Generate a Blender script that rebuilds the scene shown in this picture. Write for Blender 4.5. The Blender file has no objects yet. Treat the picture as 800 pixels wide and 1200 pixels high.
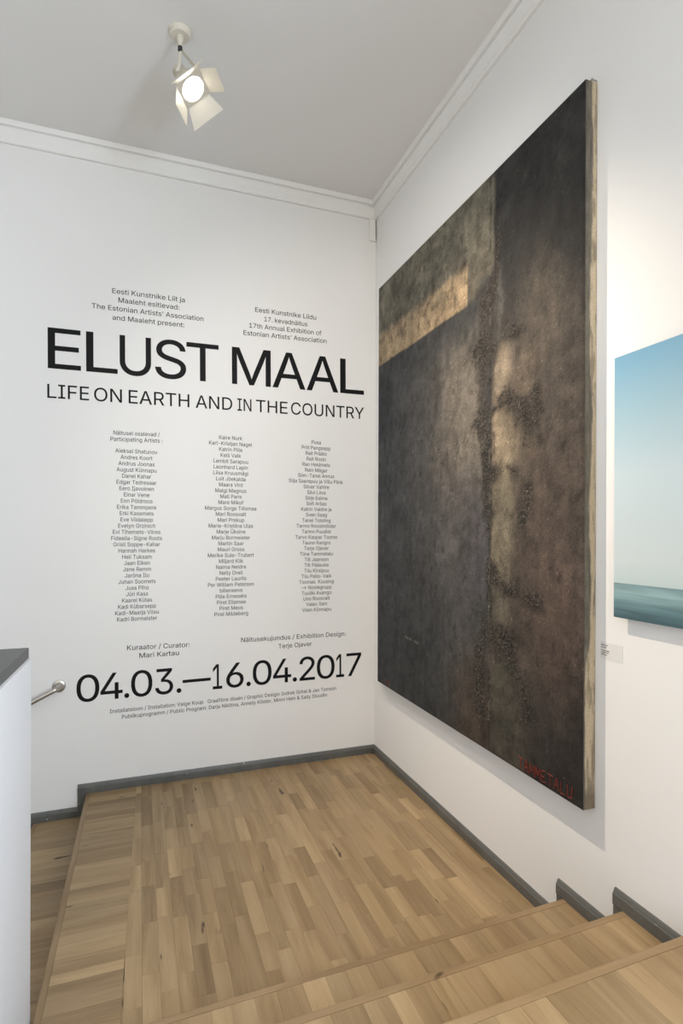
import bpy, bmesh, math, random
import numpy as np
from mathutils import Vector, Matrix
from mathutils.geometry import delaunay_2d_cdt

# ------------------------------------------------------------------ camera, light, exposure
S = bpy.context.scene
COL = S.collection
cam_d = bpy.data.cameras.new('camera')
cam = bpy.data.objects.new('camera', cam_d)
COL.objects.link(cam)
cam_d.sensor_fit = 'VERTICAL'
cam_d.sensor_height = 36.0
cam_d.sensor_width = 24.0
cam_d.lens = 654.77 / 1200 * 36.0
cam_d.shift_y = 23.82 / 1200
cam_d.clip_start = 0.05
R_ = Vector((0.94070, -0.33922, 0.003487)).normalized()
F_ = Vector((0.33923, 0.94070, -0.000576)).normalized()
U_ = R_.cross(F_).normalized()
R_ = F_.cross(U_)
M = Matrix(((R_.x, U_.x, -F_.x), (R_.y, U_.y, -F_.y), (R_.z, U_.z, -F_.z))).to_4x4()
M.translation = Vector((-1.9303, -4.4920, 1.921))
cam.matrix_world = M
S.camera = cam

S.view_settings.view_transform = 'Standard'
S.view_settings.look = 'None'
S.view_settings.gamma = 1.0
S.view_settings.use_curve_mapping = False
S.view_settings.exposure = EXPOSURE = 0.0

world = bpy.data.worlds.new('daylight')
S.world = world
world.use_nodes = True
bg = world.node_tree.nodes['Background']
bg.inputs[0].default_value = (1.0, 0.93, 0.79, 1)
bg.inputs[1].default_value = 1.40

def area(name, loc, target, sx, sy, power, color):
    d = bpy.data.lights.new(name, 'AREA')
    d.shape = 'RECTANGLE'; d.size = sx; d.size_y = sy; d.energy = power; d.color = color
    o = bpy.data.objects.new(name, d); COL.objects.link(o)
    o.location = loc
    o.rotation_euler = (Vector(target) - Vector(loc)).to_track_quat('-Z', 'Y').to_euler()
    return o
# bluish fill at an added, unseen window, to brighten the parapet and ceiling
area('parapet_fill_light', (0.12, -5.65, 2.35), (-4.0, -4.6, 2.2), 1.5, 2.3, 320, (0.70, 0.835, 1.0))

# the ceiling spotlight's own lamp (its housing is built further down)
LC = Vector((-1.6479, -1.1277, 4.5028))               # centre of the barn-door frame
LE1 = Vector((0.75002, -0.31740, 0.58028)); LE2 = Vector((-0.47314, -0.87052, 0.13540))
LN = Vector((0.46217, -0.37611, -0.80308))            # where the beam points
d = bpy.data.lights.new('spotlight_beam', 'SPOT')
d.energy = 510; d.color = (1.0, 0.84, 0.66); d.spot_size = math.radians(81); d.spot_blend = 1.0; d.shadow_soft_size = 0.03
beam = bpy.data.objects.new('spotlight_beam', d); COL.objects.link(beam)
beam.location = LC + LN * 0.012
beam.rotation_euler = Vector((0.395, -0.285, -0.87)).to_track_quat('-Z', 'Y').to_euler()

# unseen spot without a fixture, added to brighten the lettering wall near the corner
d = bpy.data.lights.new('corner_fill_beam', 'SPOT')
d.energy = 290.0; d.color = (1.0, 0.94, 0.88); d.spot_size = math.radians(70); d.spot_blend = 1.0; d.shadow_soft_size = 0.12
wash = bpy.data.objects.new('corner_fill_beam', d); COL.objects.link(wash)
WASH = Vector((-2.30, -3.70, 4.45)); WASH_T = Vector((-0.05, -0.2, 2.1))
wash.location = WASH
wash.rotation_euler = (WASH_T - WASH).to_track_quat('-Z', 'Y').to_euler()

# ------------------------------------------------------------------ helpers
rnd = random.Random(7)

def link(name, me, parent=None, mat=None, kind=None):
    o = bpy.data.objects.new(name, me)
    COL.objects.link(o)
    if mat is not None and me is not None and hasattr(me, 'materials') and not me.materials:
        me.materials.append(mat)
    if parent is not None:
        o.parent = parent
    if kind:
        o['kind'] = kind
    return o

def empty(name, loc=(0, 0, 0)):
    o = bpy.data.objects.new(name, None); COL.objects.link(o); o.location = loc
    o.empty_display_size = 0.1
    return o

def tag(o, label, cat, group=None):
    o['label'] = label; o['category'] = cat
    if group: o['group'] = group
    return o

def bm_mesh(bm, name, smooth=False):
    bmesh.ops.recalc_face_normals(bm, faces=bm.faces[:])
    me = bpy.data.meshes.new(name)
    bm.to_mesh(me); bm.free()
    if smooth:
        for p in me.polygons: p.use_smooth = True
    return me

def box(bm, x0, x1, y0, y1, z0, z1):
    vs = [bm.verts.new(c) for c in ((x0, y0, z0), (x1, y0, z0), (x1, y1, z0), (x0, y1, z0),
                                    (x0, y0, z1), (x1, y0, z1), (x1, y1, z1), (x0, y1, z1))]
    for f in ((0, 3, 2, 1), (4, 5, 6, 7), (0, 1, 5, 4), (1, 2, 6, 5), (2, 3, 7, 6), (3, 0, 4, 7)):
        bm.faces.new([vs[i] for i in f])

def boxes(name, lst, mat, parent=None, kind=None, bevel=0):
    bm = bmesh.new()
    for b in lst: box(bm, *b)
    if bevel:
        bmesh.ops.bevel(bm, geom=bm.edges[:], offset=bevel, segments=2, affect='EDGES')
    return link(name, bm_mesh(bm, name), parent, mat, kind)

def prism(bm, poly, z0, z1):
    """poly: list of (x, y); vertical prism"""
    lo = [bm.verts.new((x, y, z0)) for x, y in poly]
    hi = [bm.verts.new((x, y, z1)) for x, y in poly]
    n = len(poly)
    bm.faces.new(lo[::-1]); bm.faces.new(hi)
    for i in range(n):
        bm.faces.new((lo[i], lo[(i + 1) % n], hi[(i + 1) % n], hi[i]))

def sweep(bm, prof, a, b, side, cut_a=0.0, cut_b=0.0):
    """profile (out, up) swept from a to b; side = unit vector away from the wall.
    cut_*: mitre, metres shifted along the run per metre of 'out'."""
    a = Vector(a); b = Vector(b); t = (b - a).normalized(); side = Vector(side)
    A = [bm.verts.new(a + side * p + Vector((0, 0, q)) + t * (p * cut_a)) for p, q in prof]
    B = [bm.verts.new(b + side * p + Vector((0, 0, q)) - t * (p * cut_b)) for p, q in prof]
    n = len(prof)
    for i in range(n):
        bm.faces.new((A[i], A[(i + 1) % n], B[(i + 1) % n], B[i]))
    bm.faces.new(A[::-1]); bm.faces.new(B)

def frame_of(axis):
    ax = Vector(axis).normalized()
    u = ax.orthogonal().normalized()
    return ax, u, ax.cross(u)

def lathe(bm, p0, axis, prof, n=32):
    """prof: list of (distance along axis, radius)"""
    ax, u, v = frame_of(axis); p0 = Vector(p0)
    rings = []
    for h, r in prof:
        if r < 1e-6:
            rings.append([bm.verts.new(p0 + ax * h)])
        else:
            rings.append([bm.verts.new(p0 + ax * h + (u * math.cos(2 * math.pi * i / n) + v * math.sin(2 * math.pi * i / n)) * r) for i in range(n)])
    for a, b in zip(rings, rings[1:]):
        for i in range(n):
            j = (i + 1) % n
            if len(a) == 1 and len(b) == 1: continue
            if len(a) == 1: bm.faces.new((a[0], b[j], b[i]))
            elif len(b) == 1: bm.faces.new((a[i], a[j], b[0]))
            else: bm.faces.new((a[i], a[j], b[j], b[i]))

def tube(bm, pts, r, n=16, caps=True):
    pts = [Vector(p) for p in pts]
    rings = []
    up = None
    for i, p in enumerate(pts):
        t = (pts[min(i + 1, len(pts) - 1)] - pts[max(i - 1, 0)]).normalized()
        if up is None: up = t.orthogonal().normalized()
        up = (up - t * up.dot(t)).normalized(); v = t.cross(up)
        rr = r[i] if isinstance(r, (list, tuple)) else r
        rings.append([bm.verts.new(p + (up * math.cos(2 * math.pi * k / n) + v * math.sin(2 * math.pi * k / n)) * rr) for k in range(n)])
    for a, b in zip(rings, rings[1:]):
        for i in range(n):
            j = (i + 1) % n
            bm.faces.new((a[i], a[j], b[j], b[i]))
    if caps:
        bm.faces.new(rings[0][::-1]); bm.faces.new(rings[-1])

def obox(bm, c, ex, ey, ez, sx, sy, sz):
    """oriented box, half sizes sx sy sz"""
    c = Vector(c)
    vs = [bm.verts.new(c + ex * (sx * i) + ey * (sy * j) + ez * (sz * k)) for k in (-1, 1) for j in (-1, 1) for i in (-1, 1)]
    for f in ((0, 2, 3, 1), (4, 5, 7, 6), (0, 1, 5, 4), (2, 6, 7, 3), (0, 4, 6, 2), (1, 3, 7, 5)):
        bm.faces.new([vs[i] for i in f])

# ------------------------------------------------------------------ materials
def mat(name, color, rough=0.6, metal=0.0, spec=0.5):
    m = bpy.data.materials.new(name); m.use_nodes = True
    b = m.node_tree.nodes['Principled BSDF']
    b.inputs['Base Color'].default_value = (*color, 1)
    b.inputs['Roughness'].default_value = rough
    b.inputs['Metallic'].default_value = metal
    b.inputs['Specular IOR Level'].default_value = spec
    return m, m.node_tree, b

def node(nt, t, **kw):
    n = nt.nodes.new(t)
    for k, v in kw.items(): setattr(n, k, v)
    return n

def noise(nt, vec, scale, detail=4, rough=0.55, dist=0.0):
    n = node(nt, 'ShaderNodeTexNoise')
    n.inputs['Scale'].default_value = scale; n.inputs['Detail'].default_value = detail
    n.inputs['Roughness'].default_value = rough; n.inputs['Distortion'].default_value = dist
    if vec is not None: nt.links.new(vec, n.inputs['Vector'])
    return n.outputs['Fac']

def ramp(nt, fac, stops):
    r = node(nt, 'ShaderNodeValToRGB')
    el = r.color_ramp.elements
    while len(el) < len(stops): el.new(0.5)
    for e, (p, c) in zip(el, stops):
        e.position = p; e.color = (*c, 1) if len(c) == 3 else c
    nt.links.new(fac, r.inputs[0])
    return r.outputs[0]

def mixc(nt, fac, a, b, mode='MIX'):
    m = node(nt, 'ShaderNodeMix', data_type='RGBA', blend_type=mode)
    for s, v in ((m.inputs[0], fac), (m.inputs[6], a), (m.inputs[7], b)):
        if isinstance(v, (int, float)): s.default_value = v
        elif isinstance(v, tuple): s.default_value = (*v, 1)
        else: nt.links.new(v, s)
    return m.outputs[2]

def bump(nt, bsdf, h, strength, dist=0.01):
    b = node(nt, 'ShaderNodeBump'); b.inputs['Strength'].default_value = strength; b.inputs['Distance'].default_value = dist
    nt.links.new(h, b.inputs['Height']); nt.links.new(b.outputs[0], bsdf.inputs['Normal'])

def objcoord(nt, scale=(1, 1, 1), rand=False):
    tc = node(nt, 'ShaderNodeTexCoord')
    mp = node(nt, 'ShaderNodeMapping'); mp.inputs['Scale'].default_value = scale
    nt.links.new(tc.outputs['Object'], mp.inputs['Vector'])
    if rand:
        oi = node(nt, 'ShaderNodeObjectInfo')
        ml = node(nt, 'ShaderNodeMath', operation='MULTIPLY'); ml.inputs[1].default_value = 57.0
        nt.links.new(oi.outputs['Alpha'], ml.inputs[0])
        cb = node(nt, 'ShaderNodeCombineXYZ')
        for i in range(3): nt.links.new(ml.outputs[0], cb.inputs[i])
        nt.links.new(cb.outputs[0], mp.inputs['Location'])
    return mp.outputs[0]

def plaster(name, color, color2):
    m, nt, b = mat(name, color, 0.75, spec=0.25)
    v = objcoord(nt)
    c = mixc(nt, noise(nt, v, 1.3, 5), color, color2)
    nt.links.new(c, b.inputs['Base Color'])
    bump(nt, b, noise(nt, v, 55, 5, 0.6), 0.10, 0.004)
    return m
M_WALL = plaster('white_wall_paint', (0.80, 0.79, 0.775), (0.77, 0.76, 0.745))
M_CEIL = plaster('ceiling_paint', (0.77, 0.76, 0.745), (0.755, 0.745, 0.73))
M_TRIM = plaster('white_cornice_paint', (0.83, 0.82, 0.80), (0.79, 0.78, 0.76))

M_BASE, nt, b = mat('grey_skirting_paint', (0.10, 0.10, 0.095), 0.38)
v = objcoord(nt)
c = mixc(nt, ramp(nt, noise(nt, v, 9, 6, 0.65), [(0.35, (0, 0, 0)), (0.7, (1, 1, 1))]), (0.088, 0.091, 0.086), (0.125, 0.122, 0.112))
c = mixc(nt, ramp(nt, noise(nt, v, 38, 3, 0.5), [(0.72, (0, 0, 0)), (0.76, (1, 1, 1))]), c, (0.42, 0.41, 0.39))
nt.links.new(c, b.inputs['Base Color'])
bump(nt, b, noise(nt, v, 60, 4), 0.25, 0.003)

def wood(name, c_light, c_mid, c_dark):
    """oak plank: grain runs along the piece's own x; tone comes with the piece (object colour)"""
    m, nt, b = mat(name, c_mid, 0.42, spec=0.4)
    g = noise(nt, objcoord(nt, (1.1, 17, 17), True), 1.0, 6, 0.60, 0.9)
    fine = noise(nt, objcoord(nt, (7, 190, 190), True), 1.0, 3, 0.6)
    big = noise(nt, objcoord(nt, (1.2, 5, 5), True), 1.0, 3, 0.5, 1.2)
    c = ramp(nt, g, [(0.25, c_dark), (0.5, c_mid), (0.78, c_light)])
    c = mixc(nt, ramp(nt, fine, [(0.38, (0.0,) * 3), (0.66, (0.30,) * 3)]), c, c_dark)
    c = mixc(nt, ramp(nt, big, [(0.40, (0,) * 3), (0.75, (0.45,) * 3)]), c, c_light)
    oi = node(nt, 'ShaderNodeObjectInfo')
    c = mixc(nt, 1.0, c, oi.outputs['Color'], 'MULTIPLY')
    kn = ramp(nt, noise(nt, objcoord(nt, (5, 17, 17), True), 1.0, 2, 0.4), [(0.735, (0, 0, 0)), (0.775, (1, 1, 1))])
    c = mixc(nt, kn, c, (0.075, 0.042, 0.022))
    nt.links.new(c, b.inputs['Base Color'])
    nt.links.new(ramp(nt, g, [(0.2, (0.50,) * 3), (0.8, (0.36,) * 3)]), b.inputs['Roughness'])
    bump(nt, b, fine, 0.06, 0.002)
    return m
M_OAK = wood('oak_floor', (0.360, 0.258, 0.145), (0.288, 0.198, 0.104), (0.192, 0.124, 0.060))
M_NOSE = wood('oak_nosing', (0.315, 0.218, 0.120), (0.258, 0.173, 0.092), (0.190, 0.122, 0.060))
M_GAP, _, _ = mat('dark_floor_base', (0.07, 0.045, 0.025), 0.9)  # plain dark base under the planks, showing in the joints

M_INK, _, _ = mat('black_vinyl', (0.0035, 0.0035, 0.004), 0.6, spec=0.2)
M_STONE, nt, b = mat('dark_grey_coping', (0.075, 0.077, 0.080), 0.42)
v = objcoord(nt)
nt.links.new(mixc(nt, noise(nt, v, 22, 6, 0.7), (0.055, 0.057, 0.060), (0.105, 0.105, 0.105)), b.inputs['Base Color'])
M_PARA, nt, b = mat('parapet_paint', (0.80, 0.81, 0.83), 0.5)
bump(nt, b, noise(nt, objcoord(nt), 18, 4), 0.12, 0.006)
M_STEEL, nt, b = mat('brushed_steel', (0.50, 0.48, 0.45), 0.32, 1.0)
M_LAMP, _, _ = mat('cream_lamp_enamel', (0.66, 0.62, 0.53), 0.4)
M_DARK, _, _ = mat('dark_joint', (0.03, 0.03, 0.03), 0.5)
M_RED, _, _ = mat('red_paint_stroke', (0.20, 0.022, 0.012), 0.6)
M_CARD, _, _ = mat('label_film', (0.70, 0.69, 0.67), 0.35)
M_CARDINK, _, _ = mat('grey_print', (0.06, 0.06, 0.06), 0.5)
M_LENS, nt, b = mat('glowing_lens', (1, 0.95, 0.85), 0.2)
b.inputs['Emission Color'].default_value = (1.0, 0.93, 0.82, 1); b.inputs['Emission Strength'].default_value = 14.0

# ------------------------------------------------------------------ levels and lines of the stairs
CEIL = 4.776
LV1, LV2, LV3 = 0.165, 0.330, 0.495
SL = 0.0262                      # the steps stand slightly askew to the back wall
def n1(x): return -2.330 + SL * x
def n2(x): return -2.680 + SL * x
def n3(x): return -3.036 + SL * x
def lx(y): return -2.295 + 0.012 * y      # landing edge towards the lower flight
def bandx(y): return -1.948 + 0.0225 * y  # joint between border planks and strip parquet
BACK = -6.6                               # the upper gallery goes on behind the photographer
PX = -2.332; PY = -1.985                  # far corner of the parapet

# ------------------------------------------------------------------ walls, ceiling
boxes('wall_back', [(-4.75, 0.15, 0.0, 0.15, -1.9, CEIL + 0.1)], M_WALL, kind='structure')
WY0, WY1, WZ0, WZ1 = -6.40, -4.90, 1.20, 3.50      # unseen window opening, added to go with the fill light
boxes('wall_right', [(0.0, 0.15, WY1, 0.0, -1.9, CEIL + 0.1), (0.0, 0.15, BACK, WY0, -1.9, CEIL + 0.1),
                     (0.0, 0.15, WY0, WY1, -1.9, WZ0), (0.0, 0.15, WY0, WY1, WZ1, CEIL + 0.1)], M_WALL, kind='structure')
wn = empty('added_window'); wn['kind'] = 'structure'
boxes('added_window_frame', [(0.04, 0.09, WY0, WY0 + 0.06, WZ0, WZ1), (0.04, 0.09, WY1 - 0.06, WY1, WZ0, WZ1), (0.04, 0.09, WY0, WY1, WZ0, WZ0 + 0.06),
                       (0.04, 0.09, WY0, WY1, WZ1 - 0.06, WZ1), (0.04, 0.09, -5.67, -5.63, WZ0, WZ1)], M_TRIM, wn)
boxes('wall_left', [(-4.75, -4.6, BACK, 0.0, -1.9, CEIL + 0.1)], M_WALL, kind='structure')
boxes('ceiling', [(-4.6, 0.0, BACK, 0.0, CEIL, CEIL + 0.1)], M_CEIL, kind='structure')

CP = [(0.0, 0.0), (0.016, 0.0), (0.022, 0.006), (0.024, 0.018), (0.018, 0.028), (0.020, 0.034), (0.027, 0.060), (0.036, 0.088),
      (0.038, 0.094), (0.031, 0.098), (0.033, 0.104), (0.044, 0.108), (0.050, 0.125), (0.052, 0.141), (0.0, 0.141)]
CP = [(p * 1.2 - (0.006 if 0.09 < q < 0.106 or 0.02 < q < 0.036 else 0), q) for p, q in CP]
bm = bmesh.new(); sweep(bm, CP, (-4.6, 0, CEIL - 0.1405), (0, 0, CEIL - 0.1405), (0, -1, 0), 0, 1)
link('trim_1', bm_mesh(bm, 'cornice_back'), None, M_TRIM, 'structure')
bm = bmesh.new(); sweep(bm, CP, (0, 0, CEIL - 0.1405), (0, BACK, CEIL - 0.1405), (-1, 0, 0), 1, 0)
link('trim_2', bm_mesh(bm, 'cornice_right'), None, M_TRIM, 'structure')
bm = bmesh.new(); sweep(bm, CP, (-4.6, BACK, CEIL - 0.1405), (-4.6, 0, CEIL - 0.1405), (1, 0, 0), 0, 1)
link('trim_3', bm_mesh(bm, 'cornice_left'), None, M_TRIM, 'structure')

# skirting boards, stepped with the stairs
BP = [(0, 0), (0.018, 0), (0.018, 0.046), (0.0155, 0.050), (0.0125, 0.051), (0.0125, 0.055), (0.0065, 0.0665), (0, 0.069)]
def skirting(name, runs, drops, m=M_BASE):
    root = empty(name); root['kind'] = 'structure'
    for a, b_, side, ca, cb in runs:
        bm = bmesh.new(); sweep(bm, BP, a, b_, side, ca, cb)
        link('skirting_board', bm_mesh(bm, 'skirting_board'), root, m)
    for bx in drops:
        boxes('skirting_board', [bx], m, root, bevel=0.002)
    return root
skirting('baseboard_back',
         [((-2.352, 0, 0.0), (0, 0, 0.0), (0, -1, 0), 0, 1),
          ((-2.690, 0, -0.162), (-2.352, 0, -0.162), (0, -1, 0), 0, 0),
          ((-3.035, 0, -0.322), (-2.690, 0, -0.322), (0, -1, 0), 0, 0),
          ((-3.380, 0, -0.482), (-3.035, 0, -0.482), (0, -1, 0), 0, 0),
          ((-4.600, 0, -0.642), (-3.380, 0, -0.642), (0, -1, 0), 0, 0)],
         [(-2.352, -2.295, -0.016, 0, -0.160, -0.0005), (-2.690, -2.640, -0.016, 0, -0.32, -0.163),
          (-3.035, -2.985, -0.016, 0, -0.48, -0.323), (-3.380, -3.330, -0.016, 0, -0.64, -0.483)])
skirting('baseboard_right',
         [((0, 0, 0.0), (0, n1(0) - 0.02, 0.0), (-1, 0, 0), 1, 0),
          ((0, -2.286, LV1), (0, n2(0) - 0.02, LV1), (-1, 0, 0), 0, 0),
          ((0, -2.632, LV2), (0, n3(0) - 0.02, LV2), (-1, 0, 0), 0, 0),
          ((0, -2.985, LV3), (0, BACK, LV3), (-1, 0, 0), 0, 0)],
         [(-0.016, 0, -2.327, -2.286, 0.100, LV1 - 0.0005), (-0.016, 0, -2.677, -2.632, 0.265, LV2 - 0.0005),
          (-0.016, 0, -3.033, -2.985, 0.430, LV3 - 0.0005)])

# ------------------------------------------------------------------ planks
def clip(poly, a, b, c):
    """keep the part of poly where a*x + b*y + c >= 0"""
    out = []
    for i in range(len(poly)):
        p, q = poly[i], poly[(i + 1) % len(poly)]
        dp = a * p[0] + b * p[1] + c; dq = a * q[0] + b * q[1] + c
        if dp >= 0: out.append(p)
        if (dp >= 0) != (dq >= 0):
            t = dp / (dp - dq); out.append((p[0] + (q[0] - p[0]) * t, p[1] + (q[1] - p[1]) * t))
    return out

TONES = [(1.0, 1.0, 1.0), (0.90, 0.895, 0.88), (1.10, 1.10, 1.09), (0.82, 0.80, 0.76), (1.20, 1.21, 1.20), (0.96, 0.94, 0.91), (1.05, 1.04, 1.0), (0.74, 0.71, 0.66), (1.32, 1.33, 1.32)]
WEI = [22, 18, 18, 9, 7, 14, 16, 4, 2]
def tone():
    t = rnd.choices(TONES, WEI)[0]; k = rnd.uniform(0.97, 1.03)
    return [c * k for c in t]

def plank(parent, x0, x1, y0, y1, z, along, region, m=M_OAK, th=0.014, wide=1.0):
    poly = [(x0, y0), (x1, y0), (x1, y1), (x0, y1)]
    for e in region:
        poly = clip(poly, *e)
        if len(poly) < 3: return None
    ar = 0.5 * abs(sum(poly[i][0] * poly[(i + 1) % len(poly)][1] - poly[(i + 1) % len(poly)][0] * poly[i][1] for i in range(len(poly))))
    if ar < 0.0006: return None
    cx = sum(p[0] for p in poly) / len(poly); cy = sum(p[1] for p in poly) / len(poly)
    rot = 0.0 if along == 'x' else math.pi / 2
    cs, sn = math.cos(-rot), math.sin(-rot)
    loc = [((px - cx) * cs - (py - cy) * sn, (px - cx) * sn + (py - cy) * cs) for px, py in poly]
    # joint: shrink by a hair, softened upper edge
    mx = max(abs(p[0]) for p in loc); my = max(abs(p[1]) for p in loc)
    s1 = [(p[0] * (1 - 0.00015 / mx), p[1] * (1 - 0.00015 / my)) for p in loc]
    s2 = [(p[0] * (1 - 0.0005 / mx), p[1] * (1 - 0.0005 / my)) for p in loc]
    bm = bmesh.new(); n = len(loc)
    lift = rnd.uniform(-0.00025, 0.00025)
    lo = [bm.verts.new((x, y, -th)) for x, y in s1]
    mi = [bm.verts.new((x, y, -0.0004)) for x, y in s1]
    hi = [bm.verts.new((x, y, lift)) for x, y in s2]
    bm.faces.new(hi)
    for a, b2 in ((lo, mi), (mi, hi)):
        for i in range(n):
            bm.faces.new((a[i], a[(i + 1) % n], b2[(i + 1) % n], b2[i]))
    bm.faces.new(lo[::-1])
    o = link('plank', bm_mesh(bm, 'plank'), parent, m)
    o.location = (cx, cy, z); o.rotation_euler = (0, 0, rot)
    o.color = (*tone(), rnd.random())
    return o

def nosing(parent, a, b, z, out, wdt, dark=1.0):
    """rounded oak strip along an edge a->b, 'out' = unit direction over the drop"""
    a = Vector((*a, 0)); b = Vector((*b, 0)); t = (b - a).normalized(); out = Vector((*out, 0))
    out = (out - t * out.dot(t)).normalized()
    L = (b - a).length
    prof = [(-wdt + 0.0006, 0.0006), (-0.010, 0.0010), (-0.005, 0.0002), (-0.0015, -0.002), (0, -0.006), (0, -0.020), (-0.002, -0.025), (-0.006, -0.027), (-wdt + 0.0006, -0.027)]
    bm = bmesh.new()
    # local frame: x along the strip, y = out
    A = [bm.verts.new((-L / 2, p, q)) for p, q in prof]; B = [bm.verts.new((L / 2, p, q)) for p, q in prof]
    n = len(prof)
    for i in range(n): bm.faces.new((A[i], A[(i + 1) % n], B[(i + 1) % n], B[i]))
    bm.faces.new(A[::-1]); bm.faces.new(B)
    o = link('nosing', bm_mesh(bm, 'nosing'), parent, M_NOSE)
    zx = t.cross(out)
    if zx.z < 0: t = -t
    mw = Matrix(((t.x, out.x, 0), (t.y, out.y, 0), (0, 0, 1))).to_4x4()
    mw.translation = (a + b) / 2 + Vector((0, 0, z))
    o.matrix_world = mw
    o.color = (dark, dark * 0.99, dark * 0.97, rnd.random())
    return o

# landing -----------------------------------------------------------
floor = empty('floor'); floor['kind'] = 'structure'
bm = bmesh.new()
prism(bm, [(lx(0) - 0.001, 0.0), (lx(-2.4) - 0.001, -2.42), (0.0, -2.36), (0.0, 0.0)][::-1], -0.145, -0.0125)
link('subfloor', bm_mesh(bm, 'subfloor'), floor, M_GAP)
BW = 0.030
nosing(floor, (lx(-0.0205), -0.0205), (lx(-2.40), -2.40), 0.0, (-1, 0), BW, 1.0)
def half(p, q, keep):
    """line through p, q; keep the side of point 'keep'"""
    a = q[1] - p[1]; b = -(q[0] - p[0]); c = -(a * p[0] + b * p[1])
    s = a * keep[0] + b * keep[1] + c
    return (a, b, c) if s > 0 else (-a, -b, -c)
mid = (-1.0, -1.0)
e_back = half((-3, -0.0185), (0, -0.0185), mid)
e_right = half((-0.0185, 0), (-0.0185, -3), mid)
e_front = half((0, n1(0) - 0.02), (-3, n1(-3) - 0.02), mid)
e_band_r = half((bandx(0), 0), (bandx(-3), -3), mid)
e_band_l = half((bandx(0), 0), (bandx(-3), -3), (-2.2, -1))
e_nose = half((lx(0) + BW, 0), (lx(-3) + BW, -3), mid)
y = -0.0185
while y > -2.42:
    w = rnd.choice((0.058, 0.066, 0.072, 0.078, 0.092))
    plank(floor, -2.40, -1.85, y - w, y, 0.0, 'x', [e_back, e_front, e_band_l, e_nose])
    y -= w
x = -2.06 + 0.0
k = 0
while x < -0.01:
    w = 0.0722
    y = -0.0185 + (rnd.uniform(0.05, 0.38) if k else 0.3)
    k += 1
    while y > -2.42:
        L = rnd.choice((0.24, 0.30, 0.34, 0.38, 0.42, 0.48))
        if y - L < -2.30: L = max(L, 0.2)
        plank(floor, x, x + w, y - L, y, 0.0, 'y', [e_back, e_front, e_band_r, e_right])
        y -= L
    x += w

# flight up to the gallery ------------------------------------------
up = tag(empty('staircase', (-1.1, -2.7, 0)), 'short oak flight rising towards the viewer along the right wall', 'staircase')
def relink(o, root):
    o.parent = root
    o.matrix_parent_inverse = root.matrix_world.inverted()
bpy.context.view_layer.update()
XL = -2.333
def build_step(root, f0, f1, z, zlow, x0, x1, body_col=M_NOSE):
    st_bm = bmesh.new()
    r0 = lambda xx: f0(xx) - 0.016
    e1 = lambda xx: f1(xx) - 0.0163
    prism(st_bm, [(x0, r0(x0)), (x1, r0(x1)), (x1, e1(x1)), (x0, e1(x0))], zlow, z - 0.0135)
    st = link('step', bm_mesh(st_bm, 'step'), root, body_col)
    st.color = (1, 1, 1, 0.3)
    nosing(st, (x0, f0(x0)), (x1, f0(x1)), z, (0, 1), 0.034, 1.0)
    er = half((x1, 0), (x1, -1), (x1 - 1, 0)); el = half((x0, 0), (x0, -1), (x0 + 1, 0))
    ef = half((0, f0(0) - 0.034), (-3, f0(-3) - 0.034), (0, -9)); eb = half((0, f1(0) - 0.0163), (-3, f1(-3) - 0.0163), (0, 9))
    x = x1 + 0.02
    while x > x0:
        w = rnd.choice((0.066, 0.074, 0.085, 0.094, 0.104, 0.118))
        plank(st, x - w, x, f1(x) - 0.05, f0(x) + 0.05, z, 'y', [er, el, ef, eb])
        x -= w
    return st
X1 = -0.0185
s1 = build_step(up, n1, n2, LV1, 0.0015, XL, X1)
s2 = build_step(up, n2, n3, LV2, 0.0015, XL, X1)
up.location = (0, 0, 0)

# gallery floor ------------------------------------------------------
fl2 = empty('floor.001'); fl2['kind'] = 'structure'
bm = bmesh.new()
prism(bm, [(-4.599, n3(-4.6) - 0.016), (X1 + 0.018, n3(0) - 0.016), (X1 + 0.018, BACK), (-4.599, BACK)], 0.0015, LV3 - 0.0135)
o = link('subfloor', bm_mesh(bm, 'subfloor'), fl2, M_NOSE); o.color = (1, 1, 1, 0.2)
nosing(fl2, (XL, n3(XL)), (X1, n3(X1)), LV3, (0, 1), 0.036, 1.04)
er = half((X1, 0), (X1, -1), (-1, 0)); ef = half((0, n3(0) - 0.036), (-3, n3(-3) - 0.036), (0, -9))
x = X1 + 0.04
while x > XL - 0.02:
    w = rnd.choice((0.095, 0.125, 0.14, 0.16))
    y = n3(x) + 0.05
    while y > BACK:
        L = rnd.uniform(0.9, 1.7)
        plank(fl2, x - w, x, max(y - L, BACK), y, LV3, 'y', [er, ef, half((XL, 0), (XL, -1), (0, 0))])
        y -= L
    x -= w

# flight down to the left --------------------------------------------
dn = tag(empty('staircase', (0, 0, 0)), 'oak flight going down to the left behind the white parapet', 'staircase')
dx = [-2.300, -2.640, -2.985, -3.330]
for i in range(3):
    z = -0.16 * (i + 1)
    xa, xb = dx[i + 1], dx[i]
    bm = bmesh.new()
    fr = lambda q: q + 0.012 * -1.0
    prism(bm, [(xa + 0.012, -0.001), (xa + 0.012 - 0.024, -1.97), (xb + 0.009 - 0.024, -1.97), (xb + 0.009, -0.001)], -0.80, z - 0.0135)
    st = link('step', bm_mesh(bm, 'step'), dn, M_NOSE); st.color = (1, 1, 1, 0.4)
    nosing(st, (xa, -0.0205), (xa - 0.024, -1.97), z, (-1, 0), 0.030, 0.95)
    eL = half((xa + 0.030, 0), (xa + 0.030 - 0.012, -1), (0, 0)); eR = half((xb + 0.010, 0), (xb + 0.010 - 0.012, -1), (-9, 0))
    y = -0.0185
    while y > -1.97:
        w = rnd.choice((0.062, 0.072, 0.082, 0.095))
        plank(st, xa - 0.1, xb + 0.1, max(y - w, -1.97), y, z, 'x', [eL, eR])
        y -= w
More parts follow.
